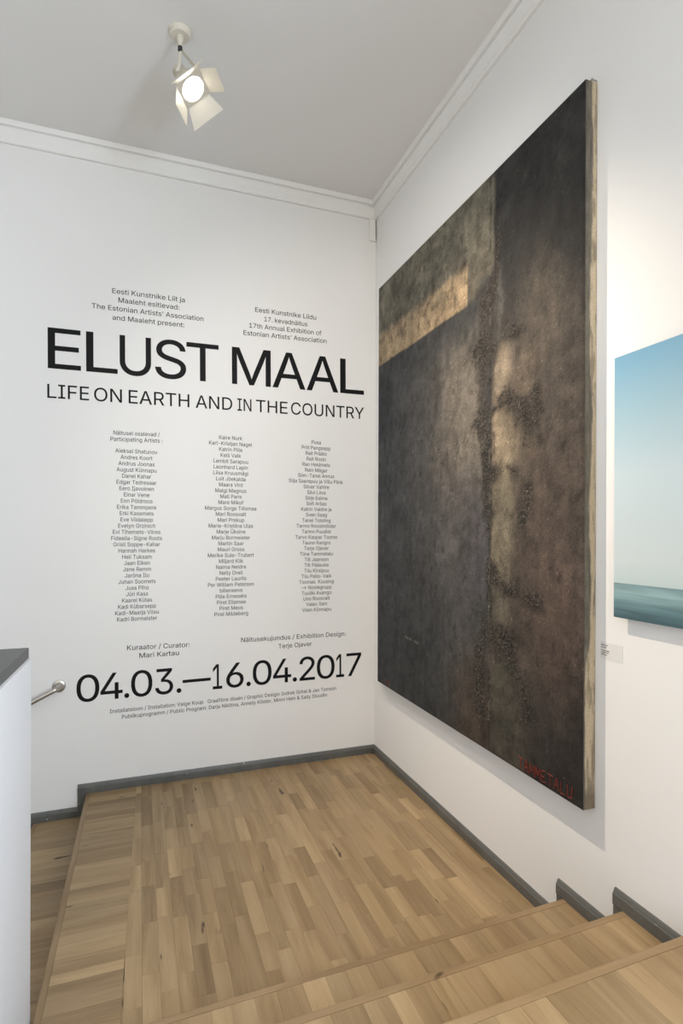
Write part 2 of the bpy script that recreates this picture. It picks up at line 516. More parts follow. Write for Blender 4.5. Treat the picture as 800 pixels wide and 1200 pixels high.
boxes('floor.002', [(-4.6, -3.346, -1.97, 0.0, -0.80, -0.642), (-4.6, -2.66, -3.05, -1.97, -0.80, -0.642)], M_OAK, kind='structure')
bpy.data.objects['floor.002'].color = (0.95, 0.93, 0.9, 0.5)

# ------------------------------------------------------------------ parapet
SK = 0.0285                                   # it runs with the steps, a little askew
pr = empty('parapet'); tag(pr, 'white half wall with a dark grey coping at the left edge', 'parapet')
def pxy(u, v_):
    """u = out to the left from the right face, v = back from the far end"""
    return (PX - u * 1.0 - v_ * SK, PY - v_ * 1.0 + u * SK)
TH = 0.26; LN_ = 4.5
prof = []
rr = 0.018
for k in range(7):
    a = math.pi / 2 * k / 6
    prof.append(pxy(rr - rr * math.sin(a), rr - rr * math.cos(a)))
poly = prof[::-1]
poly = [pxy(TH, 0)] + prof + [pxy(0, LN_), pxy(TH, LN_)]
bm = bmesh.new(); prism(bm, poly, -0.80, 1.417)
link('parapet_wall', bm_mesh(bm, 'parapet_wall'), pr, M_PARA)
ins = 0.010
poly = [pxy(TH - ins, ins - 0.002), pxy(ins, ins - 0.002), pxy(ins, LN_), pxy(TH - ins, LN_)]
bm = bmesh.new(); prism(bm, poly, 1.417, 1.459)
bmesh.ops.bevel(bm, geom=bm.edges[:], offset=0.0015, segments=1, affect='EDGES')
link('coping', bm_mesh(bm, 'coping'), pr, M_STONE)

# ------------------------------------------------------------------ handrail
hr = tag(empty('handrail'), 'brushed steel handrail fixed to the back wall beside the lower flight', 'handrail')
S0 = Vector((-2.478, 0, 0.800))
bm = bmesh.new(); lathe(bm, S0, (0, -1, 0), [(0, 0), (0, 0.045), (0.004, 0.045), (0.007, 0.042), (0.007, 0.020), (0.007, 0)], 32)
link('flange', bm_mesh(bm, 'flange', True), hr, M_STEEL)
end = Vector((-3.55, -0.07, 0.800 - 0.072 * (3.55 - 2.475) / 0.145))
pts = [S0 + Vector((0, -0.007, 0)), S0 + Vector((0, -0.035, 0))]
dirn = (end - Vector((-2.475, -0.07, 0.795))).normalized()
c0 = S0 + Vector((0, -0.070, -0.002))
for k in range(1, 7):
    t = k / 6
    a_, b_, c_ = S0 + Vector((0, -0.035, 0)), c0, c0 + dirn * 0.04
    pts.append(a_ * (1 - t) ** 2 + b_ * 2 * t * (1 - t) + c_ * t * t)
c1 = end
pts += [c1, c1 + dirn * 0.02 + Vector((0, 0.015, 0)), Vector((c1.x - 0.035, -0.035, c1.z - 0.015)), Vector((c1.x - 0.035, -0.007, c1.z - 0.015))]
bm = bmesh.new(); tube(bm, pts, 0.0175, 20)
link('rail', bm_mesh(bm, 'rail', True), hr, M_STEEL)
bm = bmesh.new(); lathe(bm, (c1.x - 0.035, 0, c1.z - 0.015), (0, -1, 0), [(0, 0), (0, 0.045), (0.004, 0.045), (0.007, 0.042), (0.007, 0.020), (0.007, 0)], 32)
link('flange', bm_mesh(bm, 'flange', True), hr, M_STEEL)

# ------------------------------------------------------------------ small white cover in the corner
cv = tag(empty('cable_cover'), 'small white cable cover in the corner just under the cornice', 'cover')
boxes('cover_body', [(-0.066, -0.012, -0.020, 0.0, 4.462, 4.6355)], M_TRIM, cv, bevel=0.002)
boxes('side_slit', [(-0.012, -0.004, -0.006, 0.0, 4.468, 4.6355)], M_DARK, cv)
boxes('bottom_cap', [(-0.062, -0.008, -0.023, 0.0, 4.450, 4.462)], M_TRIM, cv, bevel=0.002)

# ------------------------------------------------------------------ ceiling spotlight
sp = tag(empty('ceiling_spotlight'), 'cream ceiling spotlight with four barn doors, switched on', 'spotlight')
BC = Vector((-1.723, -1.173, CEIL))
bm = bmesh.new(); lathe(bm, BC, (0, 0, -1), [(0, 0), (0, 0.062), (0.006, 0.063), (0.010, 0.060), (0.024, 0.056), (0.030, 0.050), (0.032, 0)], 40)
link('ceiling_plate', bm_mesh(bm, 'ceiling_plate', False), sp, M_LAMP)
bm = bmesh.new(); lathe(bm, BC + Vector((0, 0, -0.030)), (0, 0, -1), [(0, 0.019), (0.022, 0.019), (0.026, 0.015), (0.040, 0.014), (0.044, 0.010), (0.060, 0.010), (0.060, 0)], 24)
link('swivel', bm_mesh(bm, 'swivel', False), sp, M_LAMP)
bm = bmesh.new(); lathe(bm, BC + Vector((0, 0, -0.088)), (0, 0, -1), [(0, 0), (0, 0.013), (0.020, 0.013), (0.022, 0)], 20)
link('joint', bm_mesh(bm, 'joint'), sp, M_DARK)['label'] = 'dark swivel joint'
# housing: front ring behind the frame, tapering back
bm = bmesh.new()
lathe(bm, LC - LN * 0.004, -LN, [(0, 0.072), (0.0, 0.076), (0.028, 0.076), (0.034, 0.070), (0.090, 0.056), (0.112, 0.040), (0.120, 0.036), (0.168, 0.034), (0.176, 0.028), (0.176, 0)], 40)
hs = link('housing', bm_mesh(bm, 'housing', False), sp, M_LAMP)
for k in range(6):
    bm = bmesh.new(); lathe(bm, LC - LN * (0.126 + 0.007 * k), -LN, [(0, 0.030), (0, 0.039), (0.0025, 0.039), (0.0025, 0.030)], 28)
    link('cooling_fin', bm_mesh(bm, 'cooling_fin'), hs, M_LAMP)
# yoke: two straps from the joint to the sides of the housing
JP = BC + Vector((0, 0, -0.100))
side = LN.cross(Vector((0, 0, 1))).normalized()
PV = LC - LN * 0.070
backv = (JP - PV); backv = (backv - side * backv.dot(side)).normalized()
for s in (-1, 1):
    p1 = PV + side * (0.078 * s); p2 = p1 + backv * ((JP - PV).length - 0.012); p3 = JP
    bm = bmesh.new()
    nrm = side
    w2 = backv.cross(side).normalized()
    obox(bm, (p1 + p2) / 2, backv, w2, side, (p2 - p1).length / 2 + 0.008, 0.010, 0.0018)
    d3 = (p3 - p2); obox(bm, (p2 + p3) / 2, d3.normalized(), w2, d3.normalized().cross(w2), d3.length / 2 + 0.002, 0.010, 0.0018)
    y_ = link('yoke_arm', bm_mesh(bm, 'yoke_arm'), sp, M_LAMP)
    bm = bmesh.new(); lathe(bm, p1 - side * (s * 0.020), side * s, [(0, 0.004), (0.020, 0.004), (0.020, 0.012), (0.034, 0.013), (0.037, 0)], 18)
    link('knob', bm_mesh(bm, 'knob'), y_, M_LAMP)
# lens
bm = bmesh.new(); lathe(bm, LC - LN * 0.006, LN, [(0, 0.066), (0.006, 0.060), (0.010, 0.035), (0.0115, 0)], 40)
link('lens', bm_mesh(bm, 'lens', True), sp, M_LENS)['label'] = 'glowing white lens'
# square frame with a round opening
HS = 0.0789
bm = bmesh.new()
N = 48
def sq_pt(a, r):
    c, s = math.cos(a), math.sin(a); k = r / max(abs(c), abs(s)); return LE1 * (c * k) + LE2 * (s * k)
r1 = [bm.verts.new(LC + LN * 0.004 + sq_pt(2 * math.pi * i / N, HS)) for i in range(N)]
r2 = [bm.verts.new(LC + LN * 0.004 + (LE1 * math.cos(2 * math.pi * i / N) + LE2 * math.sin(2 * math.pi * i / N)) * 0.068) for i in range(N)]
r3 = [bm.verts.new(v_.co - LN * 0.008) for v_ in r1]; r4 = [bm.verts.new(v_.co - LN * 0.008) for v_ in r2]
for i in range(N):
    j = (i + 1) % N
    bm.faces.new((r1[i], r1[j], r2[j], r2[i])); bm.faces.new((r3[i], r3[j], r1[j], r1[i]))
    bm.faces.new((r4[i], r4[j], r3[j], r3[i])); bm.faces.new((r2[i], r2[j], r4[j], r4[i]))
link('barn_door_frame', bm_mesh(bm, 'barn_door_frame'), sp, M_LAMP)
for outd, ed, al, L, w in ((LE1, LE2, 40, 0.098, 0.069), (-LE2, LE1, 32, 0.103, 0.104), (-LE1, LE2, 56, 0.118, 0.069), (LE2, LE1, 36, 0.070, 0.104)):
    al = math.radians(al)
    dd = outd * math.cos(al) + LN * math.sin(al)
    nn = dd.cross(ed).normalized()
    h0 = LC + outd * (HS + 0.002) + LN * 0.004
    bm = bmesh.new()
    pts = [h0 - ed * 0.074, h0 + ed * 0.074, h0 + dd * L + ed * (w + 0.006), h0 + dd * L - ed * (w + 0.006)]
    lo = [bm.verts.new(p - nn * 0.0008) for p in pts]; hi = [bm.verts.new(p + nn * 0.0008) for p in pts]
    bm.faces.new(lo[::-1]); bm.faces.new(hi)
    for i in range(4): bm.faces.new((lo[i], lo[(i + 1) % 4], hi[(i + 1) % 4], hi[i]))
    fp = link('barn_door', bm_mesh(bm, 'barn_door'), sp, M_LAMP)
    for q in (-0.045, 0.045):
        bm = bmesh.new(); tube(bm, [h0 + ed * (q - 0.012), h0 + ed * (q + 0.012)], 0.0028, 10)
        link('hinge', bm_mesh(bm, 'hinge'), fp, M_LAMP)

# ------------------------------------------------------------------ lettering on the back wall
GLYPHS = {
'&':(448,[[(197,-7,221,-7,163,-7),(110,12,135,-1,86,24),(54,62,67,41,41,83),(34,133,34,107,34,155),(47,189,39,174,56,205),(85,235,69,220,101,249),(140,279,140,279,140,279),(216,335,216,335,216,335),(237,352,230,346,244,359),(255,375,250,366,259,384),(262,405,262,394,262,421),(245,445,256,434,235,456),(201,461,220,461,189,461),(168,453,178,458,158,448),(145,431,151,441,140,422),(137,399,137,411,137,386),(145,363,140,374,151,352),(169,327,169,327,169,327),(204,284,204,284,204,284),(438,0,438,0,438,0),(364,0,364,0,364,0),(171,231,171,231,171,231),(121,293,135,275,107,310),(87,344,95,327,79,361),(75,398,75,379,75,421),(91,458,81,441,101,475),(134,499,116,489,153,509),(200,513,175,513,225,513),(266,499,247,509,284,489),(308,459,298,476,319,443),(324,404,324,424,324,389),(315,362,321,375,309,348),(291,325,302,336,281,314),(256,293,269,303,222,268),(154,217,188,243,133,202),(110,174,119,188,101,161),(97,131,97,147,97,115),(109,87,101,100,117,75),(143,57,129,65,158,50),(193,46,174,46,213,46),(251,59,233,51,270,68),(301,95,286,80,316,111),(336,151,328,130,345,173),(349,224,349,197,368,224),(408,224,388,224,408,192),(397,144,404,165,389,122),(371,92,381,105,361,79),(345,62,345,62,345,62),(333,47,337,52,316,29),(271,7,296,16,246,-2)]]),
"'":(206,[[(78,318,78,318,78,318),(70,509,70,509,70,509),(136,509,136,509,136,509),(128,318,128,318,128,318)]]),
',':(188,[[(38,-119,38,-119,38,-119),(68,71,68,71,68,71),(137,71,137,71,137,71),(84,-119,84,-119,84,-119)]]),
'-':(453,[[(337,244,337,244,337,244),(337,188,337,188,337,188),(114,188,114,188,114,188),(114,244,114,244,114,244)]]),
'.':(188,[[(95,-4,108,-4,83,-4),(63,9,72,0,54,18),(50,41,50,28,50,54),(63,73,54,65,72,82),(95,87,83,87,108,87),(128,73,119,82,137,65),(141,41,141,54,141,28),(128,9,137,18,119,0)]]),
'/':(249,[[(235,533,235,533,235,533),(71,-76,71,-76,71,-76),(14,-76,14,-76,14,-76),(178,533,178,533,178,533)]]),
'0':(453,[[(227,-7,264,-7,189,-7),(130,24,157,3,103,45),(69,113,83,74,55,152),(48,254,48,199,48,309),(69,395,55,356,83,434),(130,484,104,464,157,505),(227,516,189,516,264,516),(323,484,296,505,350,464),(384,395,370,434,398,356),(405,254,405,309,405,199),(384,113,398,152,370,74),(323,24,350,45,297,3)],[(227,50,202,50,252,50),(290,74,273,58,308,90),(330,144,321,113,339,174),(344,254,344,211,344,297),(330,365,339,334,321,395),(290,435,308,419,273,451),(227,460,252,460,202,460),(163,435,180,451,146,419),(123,365,132,395,114,334),(109,254,109,297,109,211),(123,144,114,174,132,113),(163,74,146,90,180,58)]]),
'1':(453,[[(76,0,76,0,76,0),(76,55,76,55,76,55),(391,55,391,55,391,55),(391,0,391,0,391,0)],[(276,509,276,509,276,509),(276,0,276,0,276,0),(212,0,212,0,212,0),(212,448,212,448,212,448),(209,448,209,448,209,448),(86,358,86,358,86,358),(86,427,86,427,86,427),(198,509,198,509,198,509)]]),
'2':(453,[[(64,0,64,0,64,0),(64,47,64,47,64,47),(234,229,177,168,254,249),(282,282,270,267,295,298),(311,327,304,313,317,341),(320,371,320,356,320,390),(308,419,316,405,299,432),(273,449,288,442,259,456),(224,460,242,460,204,460),(172,447,187,456,158,439),(139,413,147,428,131,399),(127,362,127,382,107,362),(66,362,86,362,66,392),(86,442,72,419,100,465),(143,496,119,483,167,509),(225,516,194,516,255,516),(306,497,282,509,329,484),(361,445,348,467,374,424),(381,372,381,399,381,354),(371,318,378,335,364,300),(336,259,353,280,319,237),(267,180,296,211,229,140),(153,60,153,60,153,60),(153,57,153,57,153,57),(389,57,389,57,389,57),(389,0,389,0,389,0)]]),
'3':(453,[[(218,-7,252,-7,187,-7),(133,10,158,-1,107,21),(70,57,86,37,54,78),(44,132,46,103,66,132),(109,132,87,132,111,114),(126,87,117,99,136,75),(165,59,149,65,181,53),(219,50,199,50,239,50),(275,61,258,53,292,68),(315,93,305,79,324,107),(329,145,329,124,329,163),(316,196,325,181,307,212),(275,234,293,224,256,243),(201,248,231,248,186,248),(157,248,157,248,157,248),(157,299,157,299,157,299),(288,448,288,448,288,448),(288,452,288,452,288,452),(70,452,70,452,70,452),(70,509,70,509,70,509),(372,509,372,509,372,509),(372,461,372,461,372,461),(211,278,211,278,211,278),(211,289,211,285,249,293),(308,276,281,288,335,263),(371,222,356,246,386,199),(393,145,393,173,393,115),(370,66,385,89,355,43),(309,12,335,25,282,0)]]),
'4':(453,[[(40,105,40,105,40,105),(40,158,40,158,40,158),(247,509,247,509,247,509),(311,509,311,509,311,509),(109,166,109,166,109,166),(109,163,109,163,109,163),(413,163,413,163,413,163),(413,105,413,105,413,105)],[(282,0,282,0,282,0),(282,121,282,121,282,121),(282,146,282,146,282,146),(282,318,282,318,282,318),(343,318,343,318,343,318),(343,0,343,0,343,0)]]),
'5':(453,[[(221,-7,254,-7,191,-7),(140,11,164,-1,116,23),(83,60,97,39,69,81),(60,130,61,104,81,130),(122,130,101,130,124,115),(138,89,129,101,147,77),(173,60,159,67,188,53),(221,50,204,50,242,50),(276,64,260,55,292,74),(314,104,305,87,323,121),(328,162,328,141,328,184),(314,221,323,204,304,238),(275,262,291,252,258,272),(218,277,239,277,201,277),(167,268,184,274,151,263),(128,246,138,255,108,248),(67,253,67,253,67,253),(96,509,96,509,96,509),(366,509,366,509,366,509),(366,452,366,452,366,452),(151,452,151,452,151,452),(134,301,134,301,134,301),(136,301,135,301,147,311),(178,325,161,319,194,331),(229,334,211,334,253,334),(294,321,274,329,313,313),(345,285,331,301,359,270),(379,231,371,252,387,210),(391,163,391,188,391,130),(369,76,384,101,354,50),(309,15,334,30,283,1)]]),
'6':(453,[[(226,-7,258,-7,195,-7),(142,15,167,0,118,29),(84,74,98,49,71,100),(64,162,64,129,64,186),(80,239,69,212,91,266),(137,340,110,300,176,396),(252,509,252,509,252,509),(322,509,322,509,322,509),(151,261,151,261,151,261),(145,261,147,261,150,271),(165,288,157,280,174,296),(196,307,184,302,207,312),(235,314,221,314,266,314),(316,295,293,308,339,282),(370,240,357,263,382,216),(389,157,389,189,389,125),(368,73,382,97,354,48),(310,14,334,28,286,0)],[(226,48,207,48,246,48),(279,63,264,53,294,72),(314,101,306,85,323,118),(327,157,327,136,327,178),(314,213,323,197,306,230),(279,251,294,242,264,261),(226,265,246,265,207,265),(174,252,189,261,159,243),(138,214,147,230,129,198),(125,158,125,179,125,137),(138,102,129,118,147,85),(174,63,159,72,189,53)]]),
'7':(453,[[(97,0,97,0,97,0),(323,448,323,448,323,448),(323,452,323,452,323,452),(62,452,62,452,62,452),(62,509,62,509,62,509),(391,509,391,509,391,509),(391,449,391,449,391,449),(165,0,165,0,165,0)]]),
'8':(453,[[(226,-7,260,-7,192,-7),(136,11,162,-1,109,24),(74,62,89,40,59,83),(52,135,52,108,52,157),(65,195,56,177,74,213),(101,241,86,229,116,253),(153,265,133,261,153,265),(153,267,153,266,128,273),(93,308,108,287,78,329),(70,380,70,353,70,406),(90,450,77,429,104,470),(146,498,122,486,169,510),(226,516,196,516,256,516),(306,498,283,510,329,486),(361,450,348,470,375,429),(382,380,382,406,382,353),(359,308,374,329,344,287),(300,267,325,273,300,266),(300,265,300,265,319,261),(351,241,336,253,366,229),(387,195,378,213,396,177),(401,135,401,157,401,108),(378,62,393,83,364,40),(317,11,343,24,291,-1)],[(226,49,204,49,249,49),(285,60,268,53,301,68),(323,91,314,78,332,105),(337,139,337,121,337,158),(322,189,332,174,313,203),(283,223,300,214,266,231),(226,235,247,235,205,235),(169,223,186,231,152,214),(130,189,139,203,120,174),(115,139,115,158,115,121),(129,91,120,105,138,78),(167,60,151,68,184,53)],[(226,290,208,290,244,290),(274,300,260,293,288,307),(307,330,299,318,315,343),(319,376,319,358,319,393),(308,420,315,407,300,433),(275,449,289,443,261,456),(226,460,245,460,208,460),(177,449,191,456,163,443),(145,420,152,433,137,407),(133,376,133,393,133,358),(145,330,137,343,152,318),(178,300,163,307,192,293)]]),
'9':(453,[[(226,516,195,516,258,516),(310,494,286,508,335,480),(368,434,354,460,382,409),(389,347,389,380,389,323),(373,270,383,297,362,243),(315,168,343,209,277,112),(200,0,200,0,200,0),(130,0,130,0,130,0),(301,248,301,248,301,248),(307,248,305,248,303,238),(287,221,296,229,279,213),(257,202,269,207,245,197),(218,195,232,195,187,195),(137,214,160,201,114,227),(83,269,96,245,70,292),(64,352,64,320,64,384),(85,436,71,412,99,461),(143,494,118,480,167,508)],[(226,460,246,460,207,460),(174,446,189,456,159,437),(138,407,147,424,130,391),(125,352,125,372,125,330),(138,295,130,312,147,279),(174,257,159,266,189,248),(226,243,207,243,246,243),(279,257,263,248,294,266),(314,295,306,279,323,311),(327,350,327,330,327,372),(314,407,323,391,306,424),(279,446,294,437,264,456)]]),
':':(188,[[(95,-4,108,-4,83,-4),(63,9,72,0,54,18),(50,41,50,28,50,54),(63,73,54,65,72,82),(95,87,83,87,108,87),(128,73,119,82,137,65),(141,41,141,54,141,28),(128,9,137,18,119,0)],[(95,271,108,271,83,271),(63,284,72,275,54,293),(50,316,50,304,50,329),(63,349,54,340,72,357),(95,362,83,362,108,362),(128,349,119,357,137,340),(141,316,141,329,141,304),(128,284,137,293,119,275)]]),
'A':(480,[[(16,0,16,0,16,0),(201,509,201,509,201,509),(276,509,276,509,276,509),(463,0,463,0,463,0),(395,0,395,0,395,0),(287,302,287,302,287,302),(264,372,264,372,264,372),(232,478,232,478,232,478),(245,478,245,478,245,478),(213,371,213,371,213,371),(191,302,191,302,191,302),(85,0,85,0,85,0)],[(110,142,110,142,110,142),(110,199,110,199,110,199),(370,199,370,199,370,199),(370,142,370,142,370,142)]]),
'B':(456,[[(60,0,60,0,60,0),(60,509,60,509,60,509),(241,509,181,509,276,509),(329,491,306,503,352,479),(381,442,369,462,392,422),(398,374,398,399,398,352),(387,320,394,334,379,306),(356,286,369,294,344,277),(315,267,330,271,315,265),(315,262,315,264,331,261),(363,245,347,255,379,235),(402,203,392,221,413,185),(418,136,418,163,418,111),(400,67,412,87,388,46),(344,18,370,30,319,6),(247,0,287,0,184,0)],[(125,57,125,57,125,57),(245,57,205,57,284,57),(330,80,313,65,347,95),(355,137,355,114,355,154),(342,184,351,170,334,198),(306,218,321,209,290,227),(248,231,271,231,207,231),(125,231,125,231,125,231)],[(125,285,125,285,125,285),(238,285,200,285,257,285),(288,296,273,289,303,303),(323,326,315,313,332,339),(336,372,336,355,336,395),(313,429,328,414,297,444),(240,452,273,452,202,452),(125,452,125,452,125,452)]]),
'C':(510,[[(267,-7,293,-7,223,-7),(150,25,184,4,116,46),(70,115,89,76,50,154),(40,254,40,201,40,308),(70,393,50,354,89,432),(150,484,116,462,184,505),(267,516,223,516,293,516),(340,504,317,512,363,497),(402,471,384,486,420,457),(448,418,436,439,460,398),(473,348,468,374,451,348),(408,348,430,348,404,366),(389,395,398,381,381,408),(357,428,370,419,345,438),(315,449,331,444,300,454),(267,456,284,456,236,456),(184,432,208,448,159,417),(125,364,139,394,111,334),(103,254,103,297,103,211),(125,145,111,175,140,115),(184,76,159,92,209,61),(267,53,236,53,284,53),(315,60,300,55,331,65),(357,81,345,71,370,90),(389,114,381,101,398,128),(408,160,404,143,430,160),(473,160,451,160,469,135),(448,91,460,111,436,70),(402,38,421,52,384,23),(341,5,363,12,318,-3)]]),
'D':(502,[[(219,0,271,0,178,0),(96,0,96,0,96,0),(96,57,96,57,96,57),(215,57,175,57,256,57),(318,81,291,65,345,97),(379,149,366,119,392,179),(399,255,399,214,399,296),(379,361,392,331,366,390),(320,428,346,412,293,444),(221,452,260,452,178,452),(93,452,93,452,93,452),(93,509,93,509,93,509),(225,509,181,509,275,509),(353,478,317,499,388,458),(433,391,415,429,452,353),(462,255,462,308,462,202),(433,119,452,157,414,81),(351,31,387,51,314,10)],[(125,509,125,509,125,509),(125,0,125,0,125,0),(60,0,60,0,60,0),(60,509,60,509,60,509)]]),
'E':(419,[[(60,0,60,0,60,0),(60,509,60,509,60,509),(372,509,372,509,372,509),(372,452,372,452,372,452),(125,452,125,452,125,452),(125,286,125,286,125,286),(355,286,355,286,355,286),(355,229,355,229,355,229),(125,229,125,229,125,229),(125,57,125,57,125,57),(375,57,375,57,375,57),(375,0,375,0,375,0)]]),
'F':(410,[[(60,0,60,0,60,0),(60,509,60,509,60,509),(369,509,369,509,369,509),(369,452,369,452,369,452),(125,452,125,452,125,452),(125,278,125,278,125,278),(346,278,346,278,346,278),(346,221,346,221,346,221),(125,221,125,221,125,221),(125,0,125,0,125,0)]]),
'G':(520,[[(269,-7,309,-7,223,-7),(149,25,184,4,115,46),(69,116,88,77,50,155),(40,254,40,201,40,308),(69,393,50,354,88,432),(149,484,115,462,183,505),(265,516,221,516,292,516),(340,504,317,512,364,496),(403,469,385,484,422,454),(449,416,437,437,461,396),(474,349,470,373,452,349),(408,349,430,349,403,365),(387,393,396,380,379,406),(356,427,368,417,344,436),(315,448,330,444,300,453),(265,456,283,456,235,456),(183,432,208,448,159,417),(125,364,139,394,111,334),(103,254,103,297,103,211),(125,145,111,175,140,115),(184,76,159,92,209,61),(269,53,237,53,297,53),(345,71,323,59,367,83),(396,123,384,101,409,146),(415,202,415,172,421,201),(434,199,434,199,434,199),(283,199,283,199,283,199),(283,256,283,256,283,256),(478,256,478,256,478,256),(478,200,478,219,478,158),(451,91,469,122,433,60),(377,19,408,36,345,2)]]),
'H':(517,[[(60,0,60,0,60,0),(60,509,60,509,60,509),(125,509,125,509,125,509),(125,289,125,289,125,289),(392,289,392,289,392,289),(392,509,392,509,392,509),(457,509,457,509,457,509),(457,0,457,0,457,0),(392,0,392,0,392,0),(392,232,392,232,392,232),(125,232,125,232,125,232),(125,0,125,0,125,0)]]),
'I':(300,[[(31,0,31,0,31,0),(31,57,31,57,31,57),(118,57,118,57,118,57),(118,452,118,452,118,452),(31,452,31,452,31,452),(31,509,31,509,31,509),(269,509,269,509,269,509),(269,452,269,452,269,452),(183,452,183,452,183,452),(183,57,183,57,183,57),(269,57,269,57,269,57),(269,0,269,0,269,0)]]),
'J':(396,[[(185,-7,230,-7,140,-7),(75,33,104,6,47,59),(33,145,33,97,33,155),(33,173,33,173,33,173),(98,173,98,173,98,173),(98,145,98,155,98,114),(122,74,106,91,137,58),(185,50,159,50,211,50),(248,74,232,58,264,91),(272,145,272,114,272,267),(272,509,272,509,272,509),(336,509,336,509,336,509),(336,145,336,267,336,97),(294,33,322,59,266,6)]]),
'K':(467,[[(104,145,104,145,104,145),(104,216,104,216,104,216),(139,261,139,261,139,261),(174,303,174,303,174,303),(212,344,212,344,212,344),(364,509,364,509,364,509),(448,509,448,509,448,509),(231,276,231,276,231,276),(228,276,228,276,228,276)],[(60,0,60,0,60,0),(60,509,60,509,60,509),(125,509,125,509,125,509),(125,334,125,334,125,334),(124,225,124,225,124,225),(125,193,125,193,125,193),(125,0,125,0,125,0)],[(372,0,372,0,372,0),(188,259,188,259,188,259),(228,309,228,309,228,309),(449,0,449,0,449,0)]]),
'L':(393,[[(60,0,60,0,60,0),(60,509,60,509,60,509),(125,509,125,509,125,509),(125,57,125,57,125,57),(361,57,361,57,361,57),(361,0,361,0,361,0)]]),
'M':(628,[[(60,0,60,0,60,0),(60,509,60,509,60,509),(152,509,152,509,152,509),(277,187,277,187,277,187),(287,159,287,159,287,159),(299,123,299,123,299,123),(311,84,311,84,311,84),(322,49,322,49,322,49),(307,49,307,49,307,49),(318,83,318,83,318,83),(330,121,330,121,330,121),(342,158,342,158,342,158),(352,187,352,187,352,187),(476,509,476,509,476,509),(568,509,568,509,568,509),(568,0,568,0,568,0),(504,0,504,0,504,0),(504,291,504,291,504,291),(504,327,504,327,504,327),(505,369,505,369,505,369),(506,413,506,413,506,413),(507,457,507,457,507,457),(513,457,513,457,513,457),(498,409,498,409,498,409),(482,363,482,363,482,363),(467,322,467,322,467,322),(456,291,456,291,456,291),(342,0,342,0,342,0),(286,0,286,0,286,0),(170,291,170,291,170,291),(159,321,159,321,159,321),(145,361,145,361,145,361),(129,408,129,408,129,408),(112,457,112,457,112,457),(119,457,119,457,119,457),(120,416,120,416,120,416),(121,372,121,372,121,372),(122,328,122,328,122,328),(122,291,122,291,122,291),(122,0,122,0,122,0)]]),
'N':(523,[[(60,0,60,0,60,0),(60,509,60,509,60,509),(136,509,136,509,136,509),(343,183,343,183,343,183),(363,151,363,151,363,151),(388,107,388,107,388,107),(414,55,414,55,414,55),(405,54,408,54,403,72),(401,108,401,90,400,126),(399,157,399,157,399,157),(399,195,399,195,399,195),(399,509,399,509,399,509),(463,509,463,509,463,509),(463,0,463,0,463,0),(387,0,387,0,387,0),(202,290,202,290,202,290),(177,331,177,331,177,331),(148,381,148,381,148,381),(108,452,108,452,108,452),(119,454,119,454,119,454),(122,384,122,384,122,384),(124,328,124,328,124,328),(125,291,125,291,125,291),(125,0,125,0,125,0)]]),
'O':(533,[[(267,-7,311,-7,223,-7),(150,25,184,4,116,46),(70,115,90,76,50,154),(40,254,40,201,40,308),(70,393,50,354,90,432),(150,484,116,462,184,505),(267,516,223,516,311,516),(384,484,350,505,418,462),(464,393,444,432,483,354),(493,254,493,308,493,201),(464,115,483,154,444,76),(384,25,418,46,350,4)],[(267,53,236,53,297,53),(349,76,325,61,374,91),(408,144,394,114,423,174),(430,254,430,211,430,298),(408,365,423,335,394,395),(349,433,374,417,325,448),(267,456,297,456,236,456),(184,433,209,448,159,417),(125,364,140,394,111,334),(103,254,103,297,103,211),(125,144,111,174,140,114),(184,76,159,92,209,61)]]),
'P':(445,[[(60,0,60,0,60,0),(60,509,60,509,60,509),(235,509,177,509,274,509),(332,487,307,502,358,473),(390,430,377,454,402,405),(409,348,409,378,409,317),(390,265,402,290,377,241),(332,207,358,222,307,193),(235,186,274,186,193,186),(109,186,109,186,109,186),(109,242,109,242,109,242),(233,242,191,242,259,242),(297,256,281,247,313,265),(333,294,325,278,341,310),(344,348,344,328,344,368),(333,402,341,386,325,417),(297,439,313,430,280,448),(232,452,259,452,196,452),(125,452,125,452,125,452),(125,0,125,0,125,0)]]),
'R':(449,[[(60,0,60,0,60,0),(60,509,60,509,60,509),(236,509,177,509,275,509),(333,489,307,502,359,475),(390,433,378,457,403,410),(409,352,409,382,409,321),(390,271,403,295,378,248),(333,217,359,230,307,204),(236,198,275,198,189,198),(96,198,96,198,96,198),(96,255,96,255,96,255),(234,255,188,255,260,255),(298,267,281,259,314,275),(334,300,326,286,341,315),(345,352,345,332,345,372),(334,405,341,390,326,420),(298,440,314,431,281,448),(233,452,259,452,197,452),(125,452,125,452,125,452),(125,0,125,0,125,0)],[(353,0,353,0,353,0),(230,229,230,229,230,229),(303,229,303,229,303,229),(428,0,428,0,428,0)]]),
